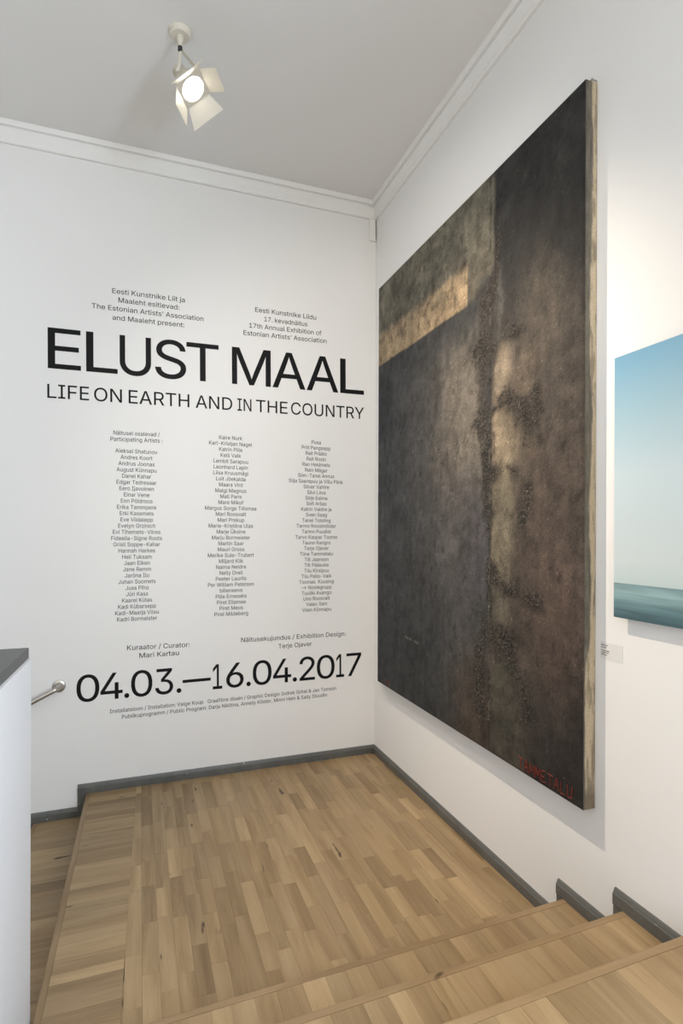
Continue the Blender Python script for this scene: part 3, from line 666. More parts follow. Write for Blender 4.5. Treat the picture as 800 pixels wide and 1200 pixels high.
'S':(447,[[(224,-9,263,-9,187,-9),(128,9,155,-3,100,21),(64,60,79,38,49,82),(38,137,40,107,60,137),(104,137,82,137,106,117),(123,88,112,101,134,75),(166,59,149,65,184,52),(224,49,203,49,247,49),(286,60,268,53,304,68),(329,92,319,78,340,105),(346,139,346,121,346,155),(332,179,341,169,323,189),(296,205,311,198,281,211),(245,222,264,217,224,228),(184,239,204,234,142,251),(86,289,109,268,63,311),(52,372,52,339,52,401),(75,448,60,426,90,469),(138,498,111,486,164,510),(227,516,194,516,261,516),(316,498,290,510,342,486),(377,449,362,469,392,428),(401,378,400,404,380,378),(337,378,358,378,335,403),(302,437,323,423,281,451),(225,459,256,459,203,459),(167,448,184,455,151,441),(129,418,138,431,120,406),(115,376,115,391,115,358),(131,334,120,344,142,323),(169,308,154,314,184,302),(212,293,212,293,212,293),(264,279,264,279,264,279),(312,264,295,270,328,257),(359,238,344,248,373,227),(395,198,385,214,404,181),(408,139,408,162,408,111),(386,64,401,86,372,41),(323,11,351,24,296,-2)]]),
'T':(449,[[(32,452,32,452,32,452),(32,509,32,509,32,509),(417,509,417,509,417,509),(417,452,417,452,417,452),(257,452,257,452,257,452),(257,0,257,0,257,0),(193,0,193,0,193,0),(193,452,193,452,193,452)]]),
'U':(517,[[(259,-8,299,-8,219,-8),(154,15,184,0,124,31),(85,80,101,53,68,107),(60,173,60,138,60,285),(60,509,60,509,60,509),(124,509,124,509,124,509),(124,178,124,288,124,154),(141,113,130,132,152,94),(187,68,167,79,207,57),(259,52,231,52,287,52),(331,68,311,57,351,79),(377,113,366,94,387,132),(393,178,393,154,393,288),(393,509,393,509,393,509),(457,509,457,509,457,509),(457,173,457,285,457,138),(433,80,449,107,416,53),(363,15,393,31,334,0)]]),
'V':(480,[[(204,0,204,0,204,0),(16,509,16,509,16,509),(84,509,84,509,84,509),(192,206,192,206,192,206),(215,137,215,137,215,137),(248,31,248,31,248,31),(235,31,235,31,235,31),(267,138,267,138,267,138),(290,206,290,206,290,206),(395,509,395,509,395,509),(463,509,463,509,463,509),(278,0,278,0,278,0)]]),
'W':(686,[[(155,0,155,0,155,0),(16,509,16,509,16,509),(82,509,82,509,82,509),(163,196,136,300,168,179),(175,145,172,163,179,128),(187,94,187,94,187,94),(197,40,197,40,197,40),(189,40,189,40,189,40),(200,94,200,94,200,94),(211,145,211,145,211,145),(224,196,224,196,224,196),(306,509,306,509,306,509),(380,509,380,509,380,509),(462,196,462,196,462,196),(474,145,474,145,474,145),(486,94,486,94,486,94),(497,40,497,40,497,40),(488,40,488,40,488,40),(499,94,499,94,499,94),(510,145,510,145,510,145),(523,196,523,196,523,196),(603,509,603,509,603,509),(670,509,670,509,670,509),(530,0,530,0,530,0),(455,0,455,0,455,0),(368,323,368,323,368,323),(351,391,351,391,351,391),(336,475,336,475,336,475),(350,475,350,475,350,475),(335,395,335,395,335,395),(318,323,318,323,318,323),(230,0,230,0,230,0)]]),
'Y':(472,[[(203,0,203,0,203,0),(203,208,203,208,203,208),(16,509,16,509,16,509),(91,509,91,509,91,509),(192,344,192,344,192,344),(222,292,213,309,231,275),(250,230,240,255,241,230),(224,230,232,230,233,255),(251,293,242,276,260,310),(280,344,280,344,280,344),(381,509,381,509,381,509),(455,509,455,509,455,509),(268,208,268,208,268,208),(268,0,268,0,268,0)]]),
'a':(389,[[(160,-9,182,-9,136,-9),(94,5,114,-4,75,14),(48,45,59,27,36,62),(30,108,30,83,30,130),(43,161,35,147,52,175),(78,193,63,185,92,201),(125,211,108,207,143,215),(178,220,178,220,178,220),(234,227,219,225,248,228),(265,235,258,231,272,239),(276,255,276,245,276,255),(276,257,276,256,276,272),(267,297,273,286,261,308),(240,322,252,316,228,328),(196,331,213,331,178,331),(149,322,162,328,136,317),(118,301,126,309,110,292),(100,274,104,283,80,280),(41,291,61,285,50,314),(79,346,62,332,95,360),(133,375,113,369,153,381),(194,384,173,384,208,384),(239,379,223,383,255,376),(286,360,271,370,301,351),(322,320,313,338,332,303),(337,251,337,280,337,168),(337,0,337,0,337,0),(277,0,277,0,277,0),(277,52,277,52,277,52),(272,52,274,52,268,43),(252,25,261,34,243,15),(215,1,230,7,200,-5)],[(170,45,155,45,193,45),(228,59,212,50,243,68),(263,93,255,79,271,107),(276,138,276,122,276,155),(276,190,276,173,273,187),(259,182,268,184,251,180),(231,176,231,176,231,176),(200,171,200,171,200,171),(175,168,175,168,175,168),(134,159,147,163,121,154),(103,139,111,148,96,131),(92,105,92,119,92,92),(102,72,95,81,109,63),(130,52,118,57,142,48)]]),
'b':(424,[[(229,-8,261,-8,206,-8),(172,4,187,-4,158,12),(138,31,146,21,129,42),(118,59,118,59,118,59),(112,59,112,59,112,59),(112,0,112,0,112,0),(53,0,53,0,53,0),(53,509,53,509,53,509),(114,509,114,509,114,509),(114,319,114,319,114,319),(118,319,118,319,118,319),(137,346,129,336,145,356),(171,373,157,365,186,381),(229,384,205,384,261,384),(313,361,289,376,337,345),(370,293,356,322,383,263),(390,189,390,229,390,149),(370,84,383,114,356,55),(313,16,337,32,289,0)],[(220,47,197,47,244,47),(279,66,263,53,295,78),(316,117,308,95,324,138),(328,189,328,162,328,216),(316,261,324,240,308,282),(280,311,296,299,264,324),(220,330,244,330,197,330),(161,312,177,324,145,300),(125,263,133,284,117,242),(113,189,113,217,113,161),(125,115,117,136,133,94),(162,65,146,77,178,53)]]),
'c':(396,[[(207,-8,226,-8,173,-8),(117,16,143,0,91,33),(56,85,71,56,41,114),(34,187,34,149,34,227),(56,291,41,262,71,321),(117,360,91,343,143,376),(207,384,173,384,226,384),(260,377,243,382,276,372),(305,356,292,365,319,347),(340,322,330,335,350,309),(362,277,357,294,342,272),(303,262,322,267,300,272),(290,289,296,281,285,297),(270,311,278,305,262,317),(242,325,253,322,232,328),(207,330,220,330,182,330),(145,310,161,323,129,297),(108,258,116,280,100,237),(96,187,96,213,96,162),(108,117,100,139,116,96),(145,66,129,79,161,53),(207,46,182,46,220,46),(243,52,232,48,253,55),(271,66,263,60,279,72),(292,89,286,80,297,97),(304,117,301,107,324,112),(363,102,343,107,358,85),(341,56,351,70,332,43),(306,21,320,31,293,12),(261,-1,277,4,244,-6)]]),
'd':(424,[[(195,-8,219,-8,164,-8),(111,16,136,0,87,32),(55,84,68,55,41,114),(34,189,34,149,34,229),(55,293,41,263,69,322),(112,361,88,345,136,376),(196,384,164,384,219,384),(253,373,238,381,268,365),(287,346,279,356,296,336),(306,319,302,327,308,319),(311,319,311,319,311,319),(311,509,311,509,311,509),(372,509,372,509,372,509),(372,0,372,0,372,0),(313,0,313,0,313,0),(313,59,313,59,313,59),(307,59,307,59,307,59),(287,31,295,42,278,21),(252,4,267,12,238,-4)],[(205,47,181,47,227,47),(263,65,247,53,279,77),(299,115,291,94,308,136),(312,189,312,161,312,217),(300,263,308,242,292,284),(263,312,279,300,247,324),(205,330,228,330,181,330),(145,311,161,324,129,299),(108,261,116,282,100,240),(96,189,96,216,96,162),(109,117,100,138,117,95),(145,66,129,78,161,53)]]),
'e':(404,[[(212,-8,238,-8,175,-8),(117,16,143,0,90,33),(56,85,70,56,41,114),(34,187,34,148,34,226),(55,290,41,260,69,319),(115,359,89,343,141,376),(205,384,171,384,226,384),(266,374,246,381,285,367),(319,341,303,356,335,326),(357,282,348,306,366,258),(371,194,371,228,371,186),(371,169,371,169,371,169),(75,169,75,169,75,169),(75,221,75,221,75,221),(338,221,338,221,338,221),(310,202,319,208,310,227),(298,269,306,249,290,288),(263,314,278,303,247,325),(205,330,228,330,182,330),(146,313,163,325,130,302),(109,270,118,288,100,251),(96,211,96,232,96,200),(96,178,96,189,96,150),(110,106,101,126,120,87),(151,61,134,72,168,51),(212,46,189,46,228,46),(254,53,241,48,266,57),(285,73,277,64,294,82),(306,105,301,93,325,101),(365,91,345,96,359,71),(335,39,349,54,321,24),(283,4,303,13,262,-4)]]),
'f':(254,[[(228,379,228,379,228,379),(228,327,228,327,228,327),(6,327,6,327,6,327),(6,379,6,379,6,379)],[(81,0,81,0,81,0),(81,432,81,288,81,453),(96,486,86,471,106,500),(135,519,119,511,152,526),(187,530,169,530,201,530),(222,527,213,529,232,525),(243,521,243,521,243,521),(227,468,227,468,227,468),(215,472,215,472,215,472),(195,474,203,474,176,474),(154,460,163,469,146,451),(142,419,142,437,142,279),(142,0,142,0,142,0)]]),
'g':(425,[[(207,-151,238,-151,179,-151),(134,-140,155,-147,113,-132),(82,-110,96,-123,69,-98),(51,-69,58,-84,67,-60),(101,-41,101,-41,101,-41),(122,-66,113,-57,130,-75),(154,-88,141,-82,168,-94),(207,-97,186,-97,238,-97),(282,-75,263,-90,302,-60),(311,-6,311,-37,311,19),(311,68,311,68,311,68),(306,68,306,68,306,68),(287,41,295,51,278,32),(252,16,267,23,238,8),(195,5,219,5,164,5),(113,27,137,12,88,41),(55,90,69,62,41,118),(34,191,34,152,34,230),(55,293,41,264,69,322),(112,361,88,345,137,376),(196,384,165,384,220,384),(253,373,239,381,268,365),(288,346,280,356,297,336),(308,319,303,327,309,319),(313,319,313,319,313,319),(313,379,313,379,313,379),(372,379,372,379,372,379),(372,-9,372,121,372,-42),(350,-90,365,-69,335,-111),(291,-136,316,-126,266,-146)],[(205,59,181,59,228,59),(264,75,248,64,280,86),(300,121,292,101,308,141),(312,193,312,165,312,220),(300,264,308,243,292,284),(264,312,280,301,248,324),(205,330,228,330,181,330),(145,312,161,324,129,299),(109,262,117,283,100,242),(96,193,96,219,96,166),(109,123,100,143,117,103),(145,76,129,87,162,65)]]),
'h':(410,[[(114,227,114,249,114,151),(114,0,114,0,114,0),(53,0,53,0,53,0),(53,509,53,509,53,509),(114,509,114,509,114,509),(114,287,114,287,114,287),(102,287,106,287,114,322),(152,362,131,347,174,377),(227,384,199,384,253,384),(295,369,276,379,315,358),(341,321,330,342,352,299),(357,240,357,273,357,160),(357,0,357,0,357,0),(296,0,296,0,296,0),(296,235,296,157,296,265),(273,304,288,288,258,321),(210,329,237,329,192,329),(161,317,175,325,146,309),(126,283,135,298,118,267)]]),
'i':(167,[[(53,0,53,0,53,0),(53,379,53,379,53,379),(114,379,114,379,114,379),(114,0,114,0,114,0)],[(84,443,95,443,72,443),(54,455,62,447,45,462),(41,483,41,472,41,494),(54,512,45,504,62,520),(84,524,72,524,95,524),(114,512,106,520,122,504),(126,483,126,494,126,472),(114,455,122,462,106,447)]]),
'j':(167,[[(53,379,53,379,53,379),(114,379,114,379,114,379),(114,-30,114,106,114,-53),(102,-90,110,-73,93,-107),(65,-129,81,-120,48,-138),(4,-143,28,-143,-1,-143),(-10,-143,-10,-143,-10,-143),(-10,-87,-10,-87,-10,-87),(2,-87,-2,-87,20,-87),(40,-72,32,-82,49,-62),(53,-29,53,-48,53,107)],[(83,443,95,443,72,443),(53,455,62,447,45,462),(41,483,41,472,41,494),(53,512,45,504,62,520),(83,524,72,524,95,524),(114,512,105,520,122,504),(126,483,126,494,126,472),(114,455,122,462,105,447)]]),
'k':(381,[[(110,137,110,137,110,137),(110,212,110,212,110,212),(121,212,121,212,121,212),(284,379,284,379,284,379),(360,379,360,379,360,379),(184,199,184,199,184,199),(177,199,177,199,177,199)],[(53,0,53,0,53,0),(53,509,53,509,53,509),(114,509,114,509,114,509),(114,0,114,0,114,0)],[(294,0,294,0,294,0),(148,186,148,186,148,186),(191,229,191,229,191,229),(372,0,372,0,372,0)]]),
'l':(189,[[(139,-2,147,-2,110,-2),(74,20,88,5,60,35),(53,84,53,57,53,226),(53,509,53,509,53,509),(114,509,114,509,114,509),(114,99,114,235,114,81),(120,62,116,69,125,55),(146,52,133,52,152,52),(160,53,160,53,160,53),(170,54,170,54,170,54),(181,3,181,3,181,3),(162,-1,162,-1,162,-1)]]),
'm':(610,[[(53,0,53,0,53,0),(53,379,53,379,53,379),(112,379,112,379,112,379),(112,295,112,295,112,295),(108,295,109,295,113,316),(132,346,121,332,144,359),(172,376,157,369,187,383),(219,386,203,386,247,386),(287,361,270,378,305,344),(321,295,316,322,318,295),(312,295,315,295,317,313),(337,343,325,329,349,357),(381,375,364,367,398,382),(437,386,416,386,459,386),(497,372,479,381,515,362),(541,328,530,348,551,309),(557,255,557,285,557,170),(557,0,557,0,557,0),(496,0,496,0,496,0),(496,254,496,169,496,281),(473,313,488,301,457,325),(419,330,439,330,402,330),(374,320,387,327,362,313),(345,290,352,303,339,278),(335,247,335,263,335,165),(335,0,335,0,335,0),(274,0,274,0,274,0),(274,260,274,173,274,281),(253,311,267,298,239,324),(199,330,221,330,185,330),(158,320,171,327,144,313),(126,289,134,303,118,276),(114,238,114,258,114,159),(114,0,114,0,114,0)]]),
'n':(410,[[(114,227,114,249,114,151),(114,0,114,0,114,0),(53,0,53,0,53,0),(53,379,53,379,53,379),(112,379,112,379,112,379),(112,287,112,287,112,287),(102,287,106,287,114,322),(152,362,131,347,174,377),(227,384,199,384,253,384),(295,369,276,379,314,358),(341,321,330,342,352,299),(357,240,357,273,357,160),(357,0,357,0,357,0),(296,0,296,0,296,0),(296,235,296,157,296,265),(273,304,288,288,258,321),(210,329,237,329,192,329),(161,317,175,325,146,309),(126,283,135,298,118,267)]]),
'o':(415,[[(207,-8,242,-8,173,-8),(117,16,143,0,91,33),(56,85,71,56,41,114),(34,187,34,149,34,227),(56,291,41,262,71,321),(117,360,91,343,143,376),(207,384,173,384,242,384),(299,360,273,376,325,343),(359,291,345,321,374,262),(381,187,381,227,381,149),(359,85,374,114,345,56),(299,16,325,33,273,0)],[(207,46,182,46,233,46),(270,66,254,53,287,79),(307,117,299,96,315,139),(319,187,319,162,319,213),(307,258,315,236,299,280),(270,310,287,297,254,323),(207,330,233,330,182,330),(145,310,161,323,129,297),(108,258,116,280,100,237),(96,187,96,213,96,162),(108,117,100,139,116,96),(145,66,129,79,161,53)]]),
'p':(424,[[(53,-143,53,-143,53,-143),(53,379,53,379,53,379),(112,379,112,379,112,379),(112,319,112,319,112,319),(118,319,118,319,118,319),(137,346,129,336,145,356),(171,373,157,365,186,381),(229,384,205,384,261,384),(313,361,289,376,337,345),(370,293,356,322,383,263),(390,189,390,229,390,149),(370,84,383,114,356,55),(313,16,337,32,289,0),(229,-8,261,-8,206,-8),(173,4,187,-4,158,12),(138,31,146,21,130,42),(118,59,118,59,118,59),(114,59,114,59,114,59),(114,-143,114,-143,114,-143)],[(220,47,197,47,244,47),(279,66,263,53,295,78),(316,117,308,95,324,138),(328,189,328,162,328,216),(316,261,324,240,308,282),(280,311,296,299,264,324),(220,330,244,330,197,330),(161,312,177,324,145,300),(125,263,133,284,117,242),(113,189,113,217,113,161),(125,115,117,136,133,94),(162,65,146,77,178,53)]]),
'r':(259,[[(53,0,53,0,53,0),(53,379,53,379,53,379),(112,379,112,379,112,379),(112,321,112,321,112,321),(115,321,114,321,122,340),(152,367,135,355,170,379),(213,385,190,385,218,385),(229,384,229,384,229,384),(243,384,243,384,243,384),(243,322,243,322,243,322),(230,324,230,324,230,324),(207,326,215,326,189,326),(159,315,173,322,145,307),(126,284,134,297,118,270),(114,237,114,255,114,158),(114,0,114,0,114,0)]]),
's':(365,[[(182,-8,211,-8,156,-8),(112,3,133,-4,92,11),(62,38,75,23,49,53),(36,94,40,72,55,98),(94,107,74,102,99,86),(124,60,109,70,139,50),(181,45,158,45,208,45),(244,62,229,51,260,74),(268,103,268,87,268,116),(254,136,263,127,245,144),(212,155,231,151,191,160),(149,170,170,165,115,178),(72,208,89,191,55,225),(47,274,47,247,47,296),(65,332,53,315,77,348),(115,370,94,361,136,380),(187,384,160,384,213,384),(254,372,235,380,272,365),(299,339,287,353,310,325),(324,290,319,309,305,286),(268,277,287,281,263,292),(243,316,255,304,230,327),(187,333,212,333,165,333),(131,317,146,327,116,306),(109,277,109,293,109,263),(124,243,114,252,134,235),(172,223,150,228,191,218),(229,209,210,214,264,201),(306,171,290,188,323,154),(331,107,331,133,331,84),(312,47,325,64,300,30),(260,6,282,16,237,-3)]]),
't':(227,[[(204,379,204,379,204,379),(204,327,204,327,204,327),(6,327,6,327,6,327),(6,379,6,379,6,379)],[(65,471,65,471,65,471),(126,471,126,471,126,471),(126,98,126,222,126,81),(136,61,129,69,143,54),(170,50,154,50,174,50),(185,51,185,51,185,51),(202,54,202,54,202,54),(213,2,213,2,213,2),(192,-3,192,-3,192,-3),(168,-4,176,-4,136,-4),(92,21,110,4,74,38),(65,93,65,62,65,219)]]),
'u':(410,[[(182,-5,211,-5,157,-5),(115,11,134,0,95,21),(69,59,80,37,58,80),(53,139,53,107,53,219),(53,379,53,379,53,379),(114,379,114,379,114,379),(114,144,114,222,114,114),(137,75,121,91,152,58),(200,50,173,50,218,50),(249,62,235,54,264,70),(283,97,275,81,292,112),(296,153,296,131,296,228),(296,379,296,379,296,379),(357,379,357,379,357,379),(357,0,357,0,357,0),(298,0,298,0,298,0),(298,92,298,92,298,92),(307,92,304,92,295,57),(257,17,279,32,235,2)]]),
'v':(389,[[(163,0,163,0,163,0),(17,379,17,379,17,379),(84,379,84,379,84,379),(165,155,138,230,174,132),(187,87,181,110,193,64),(206,21,206,21,206,21),(184,21,184,21,184,21),(203,87,203,87,203,87),(224,155,224,155,224,155),(305,379,305,379,305,379),(371,379,371,379,371,379),(226,0,226,0,226,0)]]),
'x':(379,[[(21,0,21,0,21,0),(171,218,171,218,171,218),(171,171,171,171,171,171),(29,379,29,379,29,379),(100,379,100,379,100,379),(147,306,132,330,160,287),(179,253,170,270,188,237),(207,206,207,206,207,206),(175,206,175,206,175,206),(202,253,202,253,202,253),(233,306,233,306,233,306),(282,379,282,379,282,379),(352,379,352,379,352,379),(209,169,209,169,209,169),(209,214,209,214,209,214),(358,0,358,0,358,0),(287,0,287,0,287,0),(231,85,231,85,231,85),(200,136,200,136,200,136),(173,182,173,182,173,182),(205,182,205,182,205,182),(178,136,186,152,170,120),(148,85,160,103,129,57),(91,0,91,0,91,0)]]),
'y':(389,[[(47,-139,47,-139,47,-139),(61,-86,61,-86,61,-86),(71,-87,68,-87,83,-90),(104,-89,94,-91,114,-87),(130,-74,122,-82,138,-66),(151,-36,145,-53,155,-24),(163,-1,163,-1,163,-1),(17,379,17,379,17,379),(84,379,84,379,84,379),(165,155,138,230,174,132),(187,87,181,109,193,64),(206,21,206,21,206,21),(184,21,184,21,184,21),(202,87,202,87,202,87),(224,155,224,155,224,155),(305,379,305,379,305,379),(371,379,371,379,371,379),(204,-58,260,88,196,-78),(177,-107,187,-94,166,-120),(139,-136,153,-129,125,-142),(91,-145,109,-145,81,-145),(65,-143,65,-143,65,-143)]]),
'z':(380,[[(42,0,42,0,42,0),(42,46,42,46,42,46),(254,320,254,320,254,320),(254,323,254,323,254,323),(48,323,48,323,48,323),(48,379,48,379,48,379),(333,379,333,379,333,379),(333,331,333,331,333,331),(126,60,126,60,126,60),(126,56,126,56,126,56),(339,56,339,56,339,56),(339,0,339,0,339,0)]]),
'|':(230,[[(141,673,141,673,141,673),(141,-164,141,-164,141,-164),(88,-164,88,-164,88,-164),(88,673,88,673,88,673)]]),
'Ü':(517,[[(259,-8,299,-8,219,-8),(154,15,184,0,124,31),(85,80,101,53,68,107),(60,173,60,138,60,285),(60,509,60,509,60,509),(124,509,124,509,124,509),(124,178,124,288,124,154),(141,113,130,132,152,94),(187,68,167,79,207,57),(259,52,231,52,287,52),(331,68,311,57,351,79),(377,113,366,94,387,132),(393,178,393,154,393,288),(393,509,393,509,393,509),(457,509,457,509,457,509),(457,173,457,285,457,138),(433,80,449,107,416,53),(363,15,393,31,334,0)],[(331,572,342,572,320,572),(302,584,310,576,294,592),(290,612,290,601,290,624),(302,641,294,633,310,649),(331,653,320,653,342,653),(359,641,351,649,367,633),(371,612,371,624,371,601),(359,584,367,592,351,576)],[(187,572,198,572,176,572),(158,584,166,576,150,592),(146,612,146,601,146,624),(158,641,150,633,166,649),(187,653,176,653,198,653),(216,641,208,649,223,633),(227,612,227,624,227,601),(216,584,223,592,208,576)]]),
'ä':(389,[[(160,-9,182,-9,136,-9),(94,5,114,-4,75,14),(48,45,59,27,36,62),(30,108,30,83,30,130),(43,161,35,147,52,175),(78,193,63,185,92,201),(125,211,108,207,143,215),(178,220,178,220,178,220),(234,227,219,225,248,228),(265,235,258,231,272,239),(276,255,276,245,276,255),(276,257,276,256,276,272),(267,297,273,286,261,308),(240,322,252,316,228,328),(196,331,213,331,178,331),(149,322,162,328,136,317),(118,301,126,309,110,292),(100,274,104,283,80,280),(41,291,61,285,50,314),(79,346,62,332,95,360),(133,375,113,369,153,381),(194,384,173,384,208,384),(239,379,223,383,255,376),(286,360,271,370,301,351),(322,320,313,338,332,303),(337,251,337,280,337,168),(337,0,337,0,337,0),(277,0,277,0,277,0),(277,52,277,52,277,52),(272,52,274,52,268,43),(252,25,261,34,243,15),(215,1,230,7,200,-5)],[(170,45,155,45,193,45),(228,59,212,50,243,68),(263,93,255,79,271,107),(276,138,276,122,276,155),(276,190,276,173,273,187),(259,182,268,184,251,180),(231,176,231,176,231,176),(200,171,200,171,200,171),(175,168,175,168,175,168),(134,159,147,163,121,154),(103,139,111,148,96,131),(92,105,92,119,92,92),(102,72,95,81,109,63),(130,52,118,57,142,48)],[(261,443,272,443,250,443),(233,455,240,447,225,462),(221,483,221,472,221,494),(233,512,225,504,240,519),(261,523,250,523,272,523),(290,512,282,519,298,504),(301,483,301,494,301,472),(290,455,298,462,282,447)],[(117,443,129,443,106,443),(89,455,97,447,81,462),(77,483,77,472,77,494),(89,512,81,504,97,519),(117,523,106,523,129,523),(146,512,138,519,154,504),(158,483,158,494,158,472),(146,455,154,462,138,447)]]),
'õ':(415,[[(207,-8,242,-8,173,-8),(117,16,143,0,91,33),(56,85,71,56,41,114),(34,187,34,149,34,227),(56,291,41,262,71,321),(117,360,91,343,143,376),(207,384,173,384,242,384),(299,360,273,376,325,343),(359,291,345,321,374,262),(381,187,381,227,381,149),(359,85,374,114,345,56),(299,16,325,33,273,0)],[(207,46,182,46,233,46),(270,66,254,53,287,79),(307,117,299,96,315,139),(319,187,319,162,319,213),(307,258,315,236,299,280),(270,310,287,297,254,323),(207,330,233,330,182,330),(145,310,161,323,129,297),(108,258,116,280,100,237),(96,187,96,213,96,162),(108,117,100,139,116,96),(145,66,129,79,161,53)],[(252,446,269,446,244,446),(227,450,235,448,219,453),(204,460,204,460,204,460),(185,470,185,470,185,470),(169,475,173,475,163,475),(156,466,159,472,153,460),(151,448,151,454,137,448),(108,448,122,448,109,468),(123,498,114,485,131,512),(163,518,145,518,172,518),(188,514,180,517,195,511),(209,504,209,504,209,504),(228,494,222,497,234,491),(245,490,240,490,251,490),(258,496,255,492,261,500),(265,517,263,507,278,517),(306,517,292,517,306,496),(291,466,301,479,282,453)]]),
'ö':(415,[[(207,-8,242,-8,173,-8),(117,16,143,0,91,33),(56,85,71,56,41,114),(34,187,34,149,34,227),(56,291,41,262,71,321),(117,360,91,343,143,376),(207,384,173,384,242,384),(299,360,273,376,325,343),(359,291,345,321,374,262),(381,187,381,227,381,149),(359,85,374,114,345,56),(299,16,325,33,273,0)],[(207,46,182,46,233,46),(270,66,254,53,287,79),(307,117,299,96,315,139),(319,187,319,162,319,213),(307,258,315,236,299,280),(270,310,287,297,254,323),(207,330,233,330,182,330),(145,310,161,323,129,297),(108,258,116,280,100,237),(96,187,96,213,96,162),(108,117,100,139,116,96),(145,66,129,79,161,53)],[(279,443,290,443,268,443),(251,455,259,447,243,462),(239,483,239,472,239,494),(251,512,243,504,259,519),(279,523,268,523,290,523),(308,512,300,519,316,504),(320,483,320,494,320,472),(308,455,316,462,300,447)],[(136,443,147,443,124,443),(107,455,115,447,99,462),(95,483,95,472,95,494),(107,512,99,504,115,519),(136,523,124,523,147,523),(164,512,156,519,172,504),(176,483,176,494,176,472),(164,455,172,462,156,447)]]),
'ü':(410,[[(182,-5,211,-5,157,-5),(115,11,134,0,95,21),(69,59,80,37,58,80),(53,139,53,107,53,219),(53,379,53,379,53,379),(114,379,114,379,114,379),(114,144,114,222,114,114),(137,75,121,91,152,58),(200,50,173,50,218,50),(249,62,235,54,264,70),(283,97,275,81,292,112),(296,153,296,131,296,228),(296,379,296,379,296,379),(357,379,357,379,357,379),(357,0,357,0,357,0),(298,0,298,0,298,0),(298,92,298,92,298,92),(307,92,304,92,295,57),(257,17,279,32,235,2)],[(277,443,288,443,266,443),(248,455,256,447,240,462),(236,483,236,472,236,494),(248,512,240,504,256,519),(277,523,266,523,288,523),(305,512,298,519,313,504),(317,483,317,494,317,472),(305,455,313,462,298,447)],[(133,443,144,443,122,443),(104,455,112,447,97,462),(93,483,93,472,93,494),(104,512,97,504,112,519),(133,523,122,523,144,523),(162,512,154,519,170,504),(173,483,173,494,173,472),(162,455,170,462,154,447)]]),
'š':(365,[[(182,-8,211,-8,156,-8),(112,3,133,-4,92,11),(62,38,75,23,49,53),(36,94,40,72,55,98),(94,107,74,102,99,86),(124,60,109,70,139,50),(181,45,158,45,208,45),(244,62,229,51,260,74),(268,103,268,87,268,116),(254,136,263,127,245,144),(212,155,231,151,191,160),(149,170,170,165,115,178),(72,208,89,191,55,225),(47,274,47,247,47,296),(65,332,53,315,77,348),(115,370,94,361,136,380),(187,384,160,384,213,384),(254,372,235,380,272,365),(299,339,287,353,310,325),(324,290,319,309,305,286),(268,277,287,281,263,292),(243,316,255,304,230,327),(187,333,212,333,165,333),(131,317,146,327,116,306),(109,277,109,293,109,263),(124,243,114,252,134,235),(172,223,150,228,191,218),(229,209,210,214,264,201),(306,171,290,188,323,154),(331,107,331,133,331,84),(312,47,325,64,300,30),(260,6,282,16,237,-3)],[(137,529,137,529,137,529),(186,469,186,469,186,469),(235,529,235,529,235,529),(296,529,296,529,296,529),(296,526,296,526,296,526),(215,435,215,435,215,435),(157,435,157,435,157,435),(77,526,77,526,77,526),(77,529,77,529,77,529)]]),
'—':(699,[[(699,244,699,244,699,244),(699,188,699,188,699,188),(0,188,0,188,0,188),(0,244,0,244,0,244)]]),
'’':(177,[[(52,318,52,318,52,318),(82,509,82,509,82,509),(151,509,151,509,151,509),(98,318,98,318,98,318)]]),
'→':(665,[[(374,0,374,0,374,0),(335,40,335,40,335,40),(407,111,407,111,407,111),(436,138,436,138,436,138),(468,166,468,166,468,166),(501,193,501,193,501,193),(530,216,530,216,530,216),(521,205,521,205,521,205),(493,200,493,200,493,200),(465,196,465,196,465,196),(436,194,436,194,436,194),(86,194,86,194,86,194),(86,251,86,251,86,251),(436,251,436,251,436,251),(465,249,465,249,465,249),(493,246,493,246,493,246),(521,241,521,241,521,241),(530,229,530,229,530,229),(490,261,490,261,490,261),(447,298,447,298,447,298),(407,334,407,334,407,334),(335,406,335,406,335,406),(374,445,374,445,374,445),(597,223,597,223,597,223)]]),
'⟶':(935,[[(645,0,645,0,645,0),(605,40,605,40,605,40),(677,111,677,111,677,111),(706,138,706,138,706,138),(739,166,739,166,739,166),(771,193,771,193,771,193),(800,216,800,216,800,216),(792,205,792,205,792,205),(764,200,764,200,764,200),(735,196,735,196,735,196),(707,194,707,194,707,194),(86,194,86,194,86,194),(86,251,86,251,86,251),(707,251,707,251,707,251),(735,249,735,249,735,249),(764,246,764,246,764,246),(792,241,792,241,792,241),(800,229,800,229,800,229),(761,261,761,261,761,261),(717,298,717,298,717,298),(677,334,677,334,677,334),(605,406,605,406,605,406),(645,445,645,445,645,445),(867,223,867,223,867,223)]]),
' ':(188,[]),
}
CAP = 509.0
_cache = {}
def natural(text):
    """list of (glyph, x) and ink extent in font units"""
    x = 0; out = []; lo = 1e9; hi = -1e9
    for ch in text:
        adv, spl = GLYPHS.get(ch, GLYPHS[' '])
        if spl:
            xs = [p[0] for s_ in spl for p in s_]
            lo = min(lo, x + min(xs)); hi = max(hi, x + max(xs))
            out.append((ch, x))
        x += adv
    return out, lo, hi

